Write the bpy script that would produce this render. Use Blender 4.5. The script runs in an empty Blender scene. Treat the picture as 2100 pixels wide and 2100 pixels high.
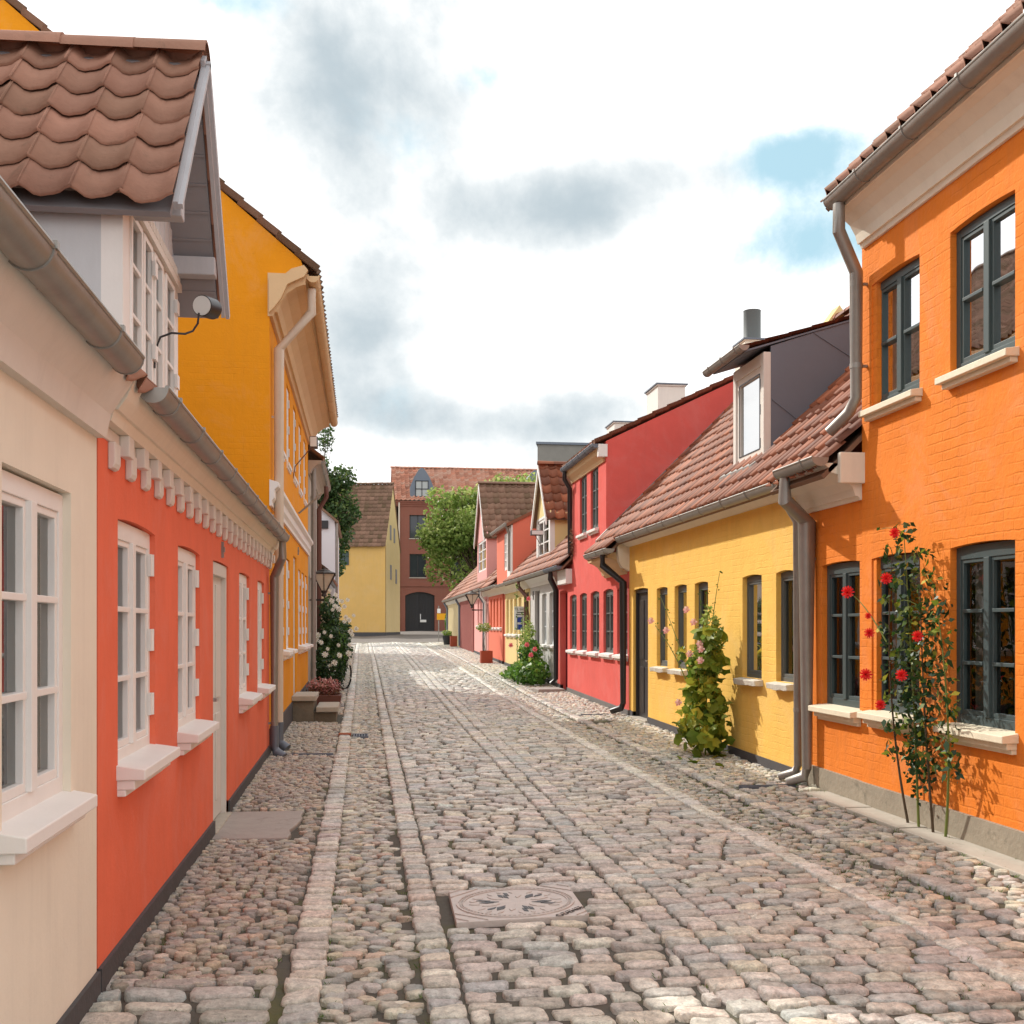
import bpy, math, random
import numpy as np
from mathutils import Vector, Matrix

random.seed(7); RNG = np.random.default_rng(11)
S = bpy.context.scene
COL = S.collection
R = math.radians

# ------------------------------------------------------------------ camera
YAW = math.atan(305/2300.)
cam_d = bpy.data.cameras.new('camera'); cam = bpy.data.objects.new('camera', cam_d); COL.objects.link(cam)
cam_d.sensor_width = 36; cam_d.lens = 36*2300/2100.; cam_d.shift_y = 238/2100.
cam_d.clip_start = .05; cam_d.clip_end = 2000
cam.location = (0, 0, 1.6); cam.rotation_euler = (R(90), 0, -YAW)
S.camera = cam

# ------------------------------------------------------------------ sun, sky, exposure
SUN = Vector((-.47, .64, .60)).normalized()
sd = bpy.data.lights.new('sun', 'SUN'); so = bpy.data.objects.new('sun', sd); COL.objects.link(so)
sd.energy = 4.2; sd.angle = R(0.9); sd.color = (1, .955, .87)
so.rotation_euler = (-SUN).to_track_quat('-Z', 'Y').to_euler()
S.view_settings.view_transform = 'Standard'; S.view_settings.look = 'None'
S.view_settings.exposure = 0.12; S.view_settings.gamma = 1; S.view_settings.use_curve_mapping = False

def node(nt, kind, **kw):
    n = nt.nodes.new(kind)
    for k, v in kw.items():
        if k.startswith('i_'):
            key = k[2:]; key = int(key) if key.isdigit() else key.replace('_', ' ')
            n.inputs[key].default_value = v
        else: setattr(n, k, v)
    return n

W = bpy.data.worlds.new('World'); S.world = W; W.use_nodes = True
nt = W.node_tree; nt.nodes.clear()
def mth(nt, op, a, b=None, clamp=False):
    n = nt.nodes.new('ShaderNodeMath'); n.operation = op; n.use_clamp = clamp
    for i, v in enumerate((a, b)):
        if v is None: continue
        if isinstance(v, (int, float)): n.inputs[i].default_value = v
        else: nt.links.new(v, n.inputs[i])
    return n.outputs[0]
def build_sky():
    L = nt.links.new
    out = nt.nodes.new('ShaderNodeOutputWorld'); bg = nt.nodes.new('ShaderNodeBackground'); bg.inputs[1].default_value = .1
    sky = nt.nodes.new('ShaderNodeTexSky'); sky.sky_type = 'NISHITA'; sky.sun_disc = False
    sky.sun_elevation = math.asin(SUN.z); sky.sun_rotation = math.atan2(SUN.x, SUN.y)
    tc = nt.nodes.new('ShaderNodeTexCoord'); D = tc.outputs['Generated']
    n1 = node(nt, 'ShaderNodeTexNoise', i_Scale=5.5, i_Detail=12., i_Roughness=.58, i_Distortion=.12); L(D, n1.inputs['Vector'])
    off = node(nt, 'ShaderNodeVectorMath', operation='ADD'); L(D, off.inputs[0]); off.inputs[1].default_value = (4.3, 1.7, 9.1)
    n2 = node(nt, 'ShaderNodeTexNoise', i_Scale=7.5, i_Detail=12., i_Roughness=.6, i_Distortion=.12); L(off.outputs[0], n2.inputs['Vector'])
    c, s = math.cos(YAW), math.sin(YAW)
    def blob(px, py, rx, ry, amp):
        """a soft bias towards cloud shade (or a blue gap) round one direction of the sky"""
        a = (px-1050)/2300.; b = (1288-py)/2300.
        v = Vector((s+a*c, c-a*s, b)).normalized()
        u = Vector((v.y, -v.x, 0)).normalized(); w = u.cross(v).normalized()
        acc = []
        for ax, r in ((u, rx), (w, ry)):
            d = node(nt, 'ShaderNodeVectorMath', operation='DOT_PRODUCT'); L(D, d.inputs[0]); d.inputs[1].default_value = ax
            q = mth(nt, 'MULTIPLY', d.outputs['Value'], 2300./r); acc.append(mth(nt, 'MULTIPLY', q, q))
        e = mth(nt, 'POWER', 2.718, mth(nt, 'MULTIPLY', mth(nt, 'ADD', acc[0], acc[1]), -.8))
        f = node(nt, 'ShaderNodeVectorMath', operation='DOT_PRODUCT'); L(D, f.inputs[0]); f.inputs[1].default_value = v
        return mth(nt, 'MULTIPLY', mth(nt, 'MULTIPLY', e, amp), mth(nt, 'GREATER_THAN', f.outputs['Value'], 0))
    def total(lst):
        acc = lst[0]
        for x in lst[1:]: acc = mth(nt, 'ADD', acc, x)
        return acc
    dk = total([blob(710, 170, 180, 170, .42), blob(1110, 460, 140, 85, .38), blob(1180, 370, 80, 70, .15), blob(760, 720, 150, 180, .42), blob(850, 850, 150, 50, .16), blob(1050, 880, 230, 40, .12),
                blob(1300, 830, 190, 70, .22), blob(1380, 370, 150, 60, .14), blob(1950, 800, 250, 120, .3), blob(100, 500, 300, 160, .2)])
    bl = total([blob(1000, 160, 62, 36, .30), blob(1700, 500, 190, 60, .36), blob(1680, 310, 180, 55, .28), blob(1590, 340, 80, 40, .18), blob(1400, 265, 70, 24, .14), blob(450, 0, 90, 26, .26), blob(1020, 690, 110, 18, .16), blob(850, 290, 70, 50, .16), blob(1950, 330, 110, 160, .3), blob(1100, 235, 90, 25, .12)])
    def sm(x, a, b, hi=1.):
        mr = node(nt, 'ShaderNodeMapRange', interpolation_type='SMOOTHSTEP'); L(x, mr.inputs[0]); mr.inputs[1].default_value = a; mr.inputs[2].default_value = b; mr.inputs[4].default_value = hi; return mr.outputs[0]
    shade = mth(nt, 'ADD', n1.outputs['Fac'], dk); gap = mth(nt, 'ADD', n2.outputs['Fac'], bl)
    dark = sm(shade, .53, .93); blue = sm(gap, .58, .92)
    base = nt.nodes.new('ShaderNodeValToRGB'); cr = base.color_ramp
    cr.elements[0].position = 0; cr.elements[0].color = (1.38, 1.38, 1.38, 1); cr.elements[1].position = 1; cr.elements[1].color = (.50, .585, .635, 1)
    for p_, c_ in ((.18, (1.08, 1.08, 1.07)), (.5, (.80, .85, .87))): e = cr.elements.new(p_); e.color = (*c_, 1)
    L(dark, base.inputs[0]); bs = node(nt, 'ShaderNodeVectorMath', operation='SCALE'); L(base.outputs[0], bs.inputs[0]); bs.inputs['Scale'].default_value = 10.
    # the blue between the clouds: the sky itself, paled by thin cloud
    pale = node(nt, 'ShaderNodeMix', data_type='RGBA'); pale.inputs[0].default_value = .80; L(sky.outputs[0], pale.inputs['A']); pale.inputs['B'].default_value = (5.2, 8.0, 9.1, 1)
    m2 = node(nt, 'ShaderNodeMix', data_type='RGBA'); L(blue, m2.inputs[0]); L(bs.outputs[0], m2.inputs['A']); L(pale.outputs['Result'], m2.inputs['B'])
    L(m2.outputs['Result'], bg.inputs[0]); L(bg.outputs[0], out.inputs[0])
build_sky()

# ------------------------------------------------------------------ materials
MATS = {}
def mat(name, color, rough=.8, spec=.3, metal=0, var=.0, vscale=3., bump=0, bscale=40., rnd=0., brick=0, streak=0, tint=None, grime=0):
    if name in MATS: return MATS[name]
    m = bpy.data.materials.new(name); m.use_nodes = True; t = m.node_tree; b = t.nodes['Principled BSDF']; L = t.links.new
    b.inputs['Roughness'].default_value = rough; b.inputs['Specular IOR Level'].default_value = spec; b.inputs['Metallic'].default_value = metal
    tc = t.nodes.new('ShaderNodeTexCoord'); P = tc.outputs['Object']
    col = node(t, 'ShaderNodeRGB'); col.outputs[0].default_value = (*color, 1); cur = col.outputs[0]
    def mixc(fac, c2, src, mode='MIX'):
        mx = node(t, 'ShaderNodeMix', data_type='RGBA', blend_type=mode)
        if isinstance(fac, (int, float)): mx.inputs[0].default_value = fac
        else: L(fac, mx.inputs[0])
        L(src, mx.inputs['A'])
        if isinstance(c2, tuple): mx.inputs['B'].default_value = (*c2, 1)
        else: L(c2, mx.inputs['B'])
        return mx.outputs['Result']
    if rnd:
        at = node(t, 'ShaderNodeAttribute', attribute_name='rnd')
        hs = node(t, 'ShaderNodeHueSaturation')
        v = mth(t, 'ADD', mth(t, 'MULTIPLY', at.outputs['Fac'], rnd*2), 1-rnd); L(v, hs.inputs['Value']); L(cur, hs.inputs['Color'])
        cur = hs.outputs[0]
        if tint:
            w = mth(t, 'FRACT', mth(t, 'MULTIPLY', at.outputs['Fac'], 7.31)); w = mth(t, 'POWER', w, 2.2)
            cur = mixc(w, tint, cur)
    if var:
        n = node(t, 'ShaderNodeTexNoise', i_Scale=vscale, i_Detail=6., i_Roughness=.65); L(P, n.inputs['Vector'])
        v = mth(t, 'ADD', mth(t, 'MULTIPLY', mth(t, 'SUBTRACT', n.outputs['Fac'], .5), var*3.2), 1.)
        hs = node(t, 'ShaderNodeHueSaturation'); L(v, hs.inputs['Value']); L(cur, hs.inputs['Color']); cur = hs.outputs[0]
    if streak:
        mp = node(t, 'ShaderNodeMapping'); mp.inputs['Scale'].default_value = (7, 7, .5); L(P, mp.inputs[0])
        n = node(t, 'ShaderNodeTexNoise', i_Scale=1.3, i_Detail=7., i_Roughness=.7); L(mp.outputs[0], n.inputs['Vector'])
        f = node(t, 'ShaderNodeMapRange'); L(n.outputs['Fac'], f.inputs[0]); f.inputs[1].default_value = .5; f.inputs[2].default_value = .8; f.inputs[4].default_value = streak
        cur = mixc(f.outputs[0], tuple(c*.45+.05 for c in color), cur)
    if streak and bump >= .3:
        n = node(t, 'ShaderNodeTexNoise', i_Scale=1.1, i_Detail=9., i_Roughness=.72, i_Distortion=.8); L(P, n.inputs['Vector'])
        f = node(t, 'ShaderNodeMapRange'); L(n.outputs['Fac'], f.inputs[0]); f.inputs[1].default_value = .50; f.inputs[2].default_value = .64; f.inputs[4].default_value = .42
        cur = mixc(f.outputs[0], tuple(min(.9, c*.86+.085) for c in color), cur)
        n = node(t, 'ShaderNodeTexNoise', i_Scale=13., i_Detail=9., i_Roughness=.8); L(P, n.inputs['Vector'])
        f = node(t, 'ShaderNodeMapRange'); L(n.outputs['Fac'], f.inputs[0]); f.inputs[1].default_value = .60; f.inputs[2].default_value = .72; f.inputs[4].default_value = .36
        cur = mixc(f.outputs[0], tuple(c*.62 for c in color), cur)
    if grime:
        n = node(t, 'ShaderNodeTexNoise', i_Scale=5., i_Detail=10., i_Roughness=.75, i_Distortion=.6); L(P, n.inputs['Vector'])
        f = node(t, 'ShaderNodeMapRange'); L(n.outputs['Fac'], f.inputs[0]); f.inputs[1].default_value = .56; f.inputs[2].default_value = .74; f.inputs[4].default_value = grime
        cur = mixc(f.outputs[0], (.09, .08, .055), cur)
    hgt = None
    if bump:
        n = node(t, 'ShaderNodeTexNoise', i_Scale=bscale, i_Detail=5., i_Roughness=.6); L(P, n.inputs['Vector'])
        n2 = node(t, 'ShaderNodeTexNoise', i_Scale=bscale*.12, i_Detail=3.); L(P, n2.inputs['Vector'])
        hgt = mth(t, 'ADD', n.outputs['Fac'], mth(t, 'MULTIPLY', n2.outputs['Fac'], 2.2))
    if brick:
        sx = node(t, 'ShaderNodeSeparateXYZ'); L(P, sx.inputs[0]); cx = node(t, 'ShaderNodeCombineXYZ')
        wob = node(t, 'ShaderNodeTexNoise', i_Scale=6., i_Detail=2.); L(P, wob.inputs['Vector'])
        L(mth(t, 'ADD', mth(t, 'ADD', sx.outputs[0], sx.outputs[1]), mth(t, 'MULTIPLY', wob.outputs['Fac'], .03)), cx.inputs[0])
        L(mth(t, 'ADD', sx.outputs[2], mth(t, 'MULTIPLY', wob.outputs['Fac'], .03)), cx.inputs[1])
        br = node(t, 'ShaderNodeTexBrick', i_Scale=1., i_Mortar_Size=.008 if brick < 2 else .011, i_Mortar_Smooth=.5, i_Brick_Width=.235, i_Row_Height=.076, i_Bias=0.)
        br.inputs['Color1'].default_value = (1, 1, 1, 1); br.inputs['Color2'].default_value = (.8, .8, .8, 1); br.inputs['Mortar'].default_value = (0, 0, 0, 1)
        L(cx.outputs[0], br.inputs['Vector'])
        if brick < 2:
            msk = node(t, 'ShaderNodeTexNoise', i_Scale=1.6, i_Detail=4.); L(P, msk.inputs['Vector'])
            f = node(t, 'ShaderNodeMapRange'); L(msk.outputs['Fac'], f.inputs[0]); f.inputs[1].default_value = .4; f.inputs[2].default_value = .62; f.inputs[4].default_value = brick*1.6
            hh = mth(t, 'MULTIPLY', mth(t, 'SUBTRACT', 1., br.outputs['Fac']), f.outputs[0])
            dk = mth(t, 'MULTIPLY', mth(t, 'MULTIPLY', br.outputs['Fac'], f.outputs[0]), .10)
            cur = mixc(dk, tuple(c*.6 for c in color), cur)
        else:
            hh = mth(t, 'SUBTRACT', 1., br.outputs['Fac'])
            bc = mixc(.35, br.outputs['Color'], cur, 'MULTIPLY'); cur = mixc(mth(t, 'MULTIPLY', br.outputs['Fac'], .6), (.30, .25, .21), bc)
        hgt = hh if hgt is None else mth(t, 'ADD', hgt, hh)
    L(cur, b.inputs['Base Color'])
    if hgt is not None:
        bp = node(t, 'ShaderNodeBump', i_Distance=.007 if not brick else .008); bp.inputs['Strength'].default_value = bump or .5
        L(hgt, bp.inputs['Height']); L(bp.outputs[0], b.inputs['Normal'])
    MATS[name] = m; return m

def glass_mat():
    m = bpy.data.materials.new('window_glass'); m.use_nodes = True; t = m.node_tree; t.nodes.clear(); L = t.links.new
    o = t.nodes.new('ShaderNodeOutputMaterial'); tr = node(t, 'ShaderNodeBsdfTransparent'); tr.inputs[0].default_value = (.72, .76, .74, 1)
    gl = node(t, 'ShaderNodeBsdfGlossy', i_Roughness=.02); gl.inputs[0].default_value = (.95, .97, 1, 1)
    tc = t.nodes.new('ShaderNodeTexCoord'); n = node(t, 'ShaderNodeTexNoise', i_Scale=2.2, i_Detail=1.); L(tc.outputs['Object'], n.inputs['Vector'])
    bp = node(t, 'ShaderNodeBump', i_Distance=.02, i_Strength=.12); L(n.outputs['Fac'], bp.inputs['Height']); L(bp.outputs[0], gl.inputs['Normal'])
    fr = node(t, 'ShaderNodeFresnel', i_IOR=1.45); mx = t.nodes.new('ShaderNodeMixShader')
    f = mth(t, 'ADD', mth(t, 'MULTIPLY', fr.outputs[0], .75), .05, True); L(f, mx.inputs[0]); L(tr.outputs[0], mx.inputs[1]); L(gl.outputs[0], mx.inputs[2]); L(mx.outputs[0], o.inputs[0])
    return m
GLASS = glass_mat()

def leaf_mat(name, c1, c2, c3, trans=.35, rough=.45):
    m = bpy.data.materials.new(name); m.use_nodes = True; t = m.node_tree; b = t.nodes['Principled BSDF']; L = t.links.new
    at = node(t, 'ShaderNodeAttribute', attribute_name='rnd'); cr = node(t, 'ShaderNodeValToRGB')
    cr.color_ramp.elements[0].color = (*c1, 1); cr.color_ramp.elements[1].color = (*c3, 1); e = cr.color_ramp.elements.new(.6); e.color = (*c2, 1)
    L(at.outputs['Fac'], cr.inputs[0]); L(cr.outputs[0], b.inputs['Base Color']); b.inputs['Roughness'].default_value = rough; b.inputs['Specular IOR Level'].default_value = .35
    tl = node(t, 'ShaderNodeBsdfTranslucent'); L(cr.outputs[0], tl.inputs[0]); mx = node(t, 'ShaderNodeMixShader'); mx.inputs[0].default_value = trans
    o = t.nodes['Material Output']; L(b.outputs[0], mx.inputs[1]); L(tl.outputs[0], mx.inputs[2]); L(mx.outputs[0], o.inputs[0])
    return m

def stone_mat(name, rough=.5, speck=1.):
    m = bpy.data.materials.new(name); m.use_nodes = True; t = m.node_tree; b = t.nodes['Principled BSDF']; L = t.links.new
    tc = t.nodes.new('ShaderNodeTexCoord'); P = tc.outputs['Object']
    at = node(t, 'ShaderNodeAttribute', attribute_name='tone')
    n = node(t, 'ShaderNodeTexNoise', i_Scale=95., i_Detail=4., i_Roughness=.7); L(P, n.inputs['Vector'])
    n2 = node(t, 'ShaderNodeTexNoise', i_Scale=22., i_Detail=6., i_Roughness=.7); L(P, n2.inputs['Vector'])
    v = mth(t, 'ADD', mth(t, 'MULTIPLY', n.outputs['Fac'], .9*speck), mth(t, 'MULTIPLY', n2.outputs['Fac'], 2.2*speck)); v = mth(t, 'ADD', v, 1-1.55*speck)
    hs = node(t, 'ShaderNodeHueSaturation'); L(v, hs.inputs['Value']); L(at.outputs['Color'], hs.inputs['Color'])
    n3 = node(t, 'ShaderNodeTexNoise', i_Scale=38., i_Detail=8., i_Roughness=.8, i_Distortion=.5); L(P, n3.inputs['Vector'])
    f = node(t, 'ShaderNodeMapRange'); L(n3.outputs['Fac'], f.inputs[0]); f.inputs[1].default_value = .54; f.inputs[2].default_value = .68; f.inputs[4].default_value = .5
    mx = node(t, 'ShaderNodeMix', data_type='RGBA'); L(f.outputs[0], mx.inputs[0]); L(hs.outputs[0], mx.inputs['A']); mx.inputs['B'].default_value = (.10, .085, .075, 1)
    L(mx.outputs['Result'], b.inputs['Base Color'])
    b.inputs['Roughness'].default_value = rough; b.inputs['Specular IOR Level'].default_value = .45
    bp = node(t, 'ShaderNodeBump', i_Distance=.010, i_Strength=.9); L(mth(t, 'ADD', n.outputs['Fac'], mth(t, 'MULTIPLY', n2.outputs['Fac'], 2.)), bp.inputs['Height']); L(bp.outputs[0], b.inputs['Normal'])
    return m

M = dict(
 red_k=mat('coral_render', (.78, .17, .09), .9, .15, var=.085, vscale=2.5, bump=.35, bscale=60, streak=.10),
 amber=mat('amber_render', (.76, .30, .014), .9, .15, var=.055, vscale=2., bump=.35, bscale=45, brick=.25, streak=.12),
 yellow=mat('yellow_limewash', (.85, .52, .12), .9, .15, var=.085, vscale=2.6, bump=.6, bscale=34, brick=.28, streak=.2),
 orange=mat('orange_limewash', (.76, .215, .026), .85, .2, var=.09, vscale=2.4, bump=.7, bscale=30, brick=.4, streak=.25),
 red_d=mat('red_render', (.69, .125, .105), .9, .15, var=.09, vscale=2., bump=.35, bscale=40, streak=.14),
 cream=mat('cream_cornice', (.78, .72, .60), .8, .25, var=.05, vscale=3, bump=.2, bscale=30, streak=.18),
 tan=mat('tan_cornice', (.66, .47, .27), .85, .2, var=.05, vscale=3, bump=.25, bscale=30, streak=.15),
 white=mat('white_paint', (.80, .78, .75), .5, .4, var=.03, vscale=6, bump=.12, bscale=50, streak=.08),
 offwhite=mat('weathered_white_paint', (.70, .66, .60), .6, .35, var=.05, vscale=5, bump=.15, bscale=50, streak=.2),
 greyboard=mat('grey_painted_boards', (.25, .24, .25), .7, .3, var=.06, vscale=4, bump=.2, bscale=30),
 bluegrey=mat('pale_grey_boards', (.56, .58, .60), .6, .3, var=.04, vscale=4, bump=.15, bscale=30, streak=.15),
 plinth=mat('tarred_plinth', (.075, .072, .075), .75, .3, var=.12, vscale=5, bump=.5, bscale=40),
 rough_plinth=mat('stained_concrete_plinth', (.30, .26, .20), .9, .2, var=.2, vscale=4, bump=.9, bscale=25, grime=.7),
 tile=mat('clay_pantiles', (.30, .105, .052), .66, .25, rnd=.38, tint=(.17, .072, .048), var=.10, vscale=7, bump=.35, bscale=50, grime=.3),
 tile_old=mat('mossy_old_pantiles', (.36, .19, .135), .8, .2, rnd=.22, tint=(.27, .155, .105), var=.14, vscale=6, bump=.5, bscale=45, grime=.5),
 tile_brown=mat('brown_pantiles', (.25, .15, .105), .8, .2, rnd=.2, tint=(.15, .10, .06), var=.1, vscale=5, bump=.4, bscale=40, grime=.4),
 zinc=mat('weathered_zinc', (.30, .285, .26), .45, .5, metal=.55, var=.13, vscale=7, bump=.15, bscale=20, streak=.3),
 zincdark=mat('dark_zinc_sheet', (.15, .175, .215), .55, .4, metal=.2, var=.06, vscale=3, bump=.1, bscale=15, streak=.12),
 bargegrey=mat('blue_grey_bargeboard', (.44, .44, .46), .6, .3, var=.06, vscale=5, bump=.15, bscale=50, streak=.2),
 black=mat('black_painted_metal', (.02, .02, .024), .4, .5, var=.05, vscale=5),
 pipe_cream=mat('cream_painted_metal', (.62, .53, .43), .5, .4, var=.05, vscale=4, streak=.15),
 pipe_brown=mat('brown_painted_metal', (.14, .055, .04), .5, .4, var=.05),
 doorgrey=mat('greige_door_paint', (.66, .645, .60), .5, .35, var=.03, vscale=3, streak=.08),
 doordark=mat('dark_stained_door', (.03, .028, .03), .4, .45, var=.1, vscale=6),
 doorred=mat('dark_red_door', (.16, .012, .018), .4, .45, var=.08),
 frame_grey=mat('grey_window_paint', (.10, .112, .11), .5, .4, var=.04),
 frame_slate=mat('slate_green_window_paint', (.055, .08, .082), .45, .4, var=.05),
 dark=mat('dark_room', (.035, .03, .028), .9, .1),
 curtain=mat('grey_curtain', (.34, .32, .29), .95, .1, var=.08, vscale=4),
 curtain_w=mat('white_net_curtain', (.62, .60, .58), .95, .1, var=.06, vscale=5),
 brickwork=mat('red_brickwork', (.27, .085, .055), .9, .15, var=.12, vscale=.8, bump=.3, bscale=30, brick=2),
 ochre=mat('ochre_render', (.68, .43, .145), .9, .15, var=.06, vscale=1.2, bump=.3, bscale=15, streak=.2, grime=.08),
 ochre_l=mat('pale_ochre_render', (.70, .53, .27), .9, .15, var=.06, vscale=1.2, bump=.3, bscale=15, streak=.2, grime=.1),
 greyplaster=mat('grey_beige_plaster', (.46, .41, .35), .9, .15, var=.08, vscale=2, bump=.3, bscale=30, streak=.25),
 creamwall=mat('cream_yellow_render', (.72, .56, .27), .9, .15, var=.05, vscale=2, bump=.3, bscale=30),
 sand=mat('sand_render', (.56, .44, .27), .9, .15, var=.04, vscale=2, bump=.2, bscale=30),
 whitewall=mat('white_render', (.68, .68, .72), .9, .15, var=.03, vscale=2, bump=.2, bscale=30, streak=.06),
 greywhite=mat('pale_grey_timber', (.55, .53, .51), .8, .2, var=.05, vscale=4, bump=.2, bscale=30),
 pink=mat('pink_render', (.74, .37, .34), .9, .15, var=.04, vscale=2, bump=.2, bscale=30),
 coral2=mat('salmon_render', (.74, .20, .13), .9, .15, var=.05, vscale=2, bump=.2, bscale=30),
 plankred=mat('dark_red_planks', (.27, .055, .05), .7, .25, var=.1, vscale=3),
 plankcream=mat('olive_cream_planks', (.44, .38, .26), .7, .25, var=.1, vscale=3),
 concrete=mat('weathered_concrete', (.23, .22, .20), .9, .15, var=.12, vscale=1.2, bump=.4, bscale=8, grime=.25),
 slab=mat('worn_granite_slab', (.36, .32, .29), .7, .3, var=.10, vscale=8, bump=.7, bscale=30, grime=.5),
 slabl=mat('sandstone_step', (.42, .38, .32), .8, .25, var=.12, vscale=7, bump=.6, bscale=30, grime=.5),
 sillstone=mat('rough_white_sill', (.62, .58, .50), .8, .2, var=.1, vscale=12, bump=.9, bscale=50, grime=.25),
 sillcream=mat('cream_painted_sill', (.74, .66, .50), .6, .3, var=.06, vscale=9, bump=.4, bscale=30, grime=.15),
 bark=mat('bark', (.10, .075, .05), .95, .1, var=.2, vscale=9, bump=1, bscale=20),
 stem=mat('plant_stem', (.16, .20, .05), .7, .3, var=.1),
 ironcover=mat('worn_cast_iron_cover', (.55, .50, .465), .5, .4, metal=.1, var=.12, vscale=20, bump=.5, bscale=90, grime=.25),
 yellowsign=mat('amber_sign_board', (.75, .36, .01), .5, .4),
 whitesign=mat('white_sign_board', (.78, .78, .78), .5, .4),
 ink=mat('black_lettering', (.02, .02, .02), .6, .3),
 blue=mat('blue_print', (.02, .05, .35), .5, .4),
 terracotta=mat('terracotta', (.35, .10, .05), .8, .2, var=.1),
 redbox=mat('red_brown_box', (.34, .07, .035), .7, .3, var=.1),
 lampwhite=mat('lamp_reflector', (.72, .72, .70), .25, .5),
 lampglass=mat('frosted_lantern_glass', (.62, .56, .45), .3, .5, var=.08),
 rubber=mat('tyre_rubber', (.015, .015, .015), .8, .2),
 chrome=mat('bare_metal', (.5, .5, .5), .3, .5, metal=1),
)
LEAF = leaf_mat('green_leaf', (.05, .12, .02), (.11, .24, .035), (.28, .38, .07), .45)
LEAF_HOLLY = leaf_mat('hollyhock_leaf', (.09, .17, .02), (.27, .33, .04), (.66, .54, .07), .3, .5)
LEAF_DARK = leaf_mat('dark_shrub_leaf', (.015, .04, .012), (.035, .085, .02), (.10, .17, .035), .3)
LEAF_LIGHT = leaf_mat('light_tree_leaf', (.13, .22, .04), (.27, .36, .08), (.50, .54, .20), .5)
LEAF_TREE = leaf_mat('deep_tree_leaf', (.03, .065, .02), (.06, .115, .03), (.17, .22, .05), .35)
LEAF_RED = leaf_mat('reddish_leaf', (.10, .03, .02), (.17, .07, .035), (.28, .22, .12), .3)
PET_RED = leaf_mat('red_petal', (.70, .012, .02), (.85, .03, .03), (.9, .08, .06), .25, .5)
PET_PINK = leaf_mat('pink_petal', (.85, .38, .36), (.88, .50, .46), (.9, .72, .62), .3, .5)
PET_WHITE = leaf_mat('white_petal', (.82, .78, .64), (.86, .84, .76), (.9, .86, .8), .25, .5)
STONE = stone_mat('granite_setts', .42); PEB = stone_mat('sea_pebbles', .5, .8)
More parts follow.
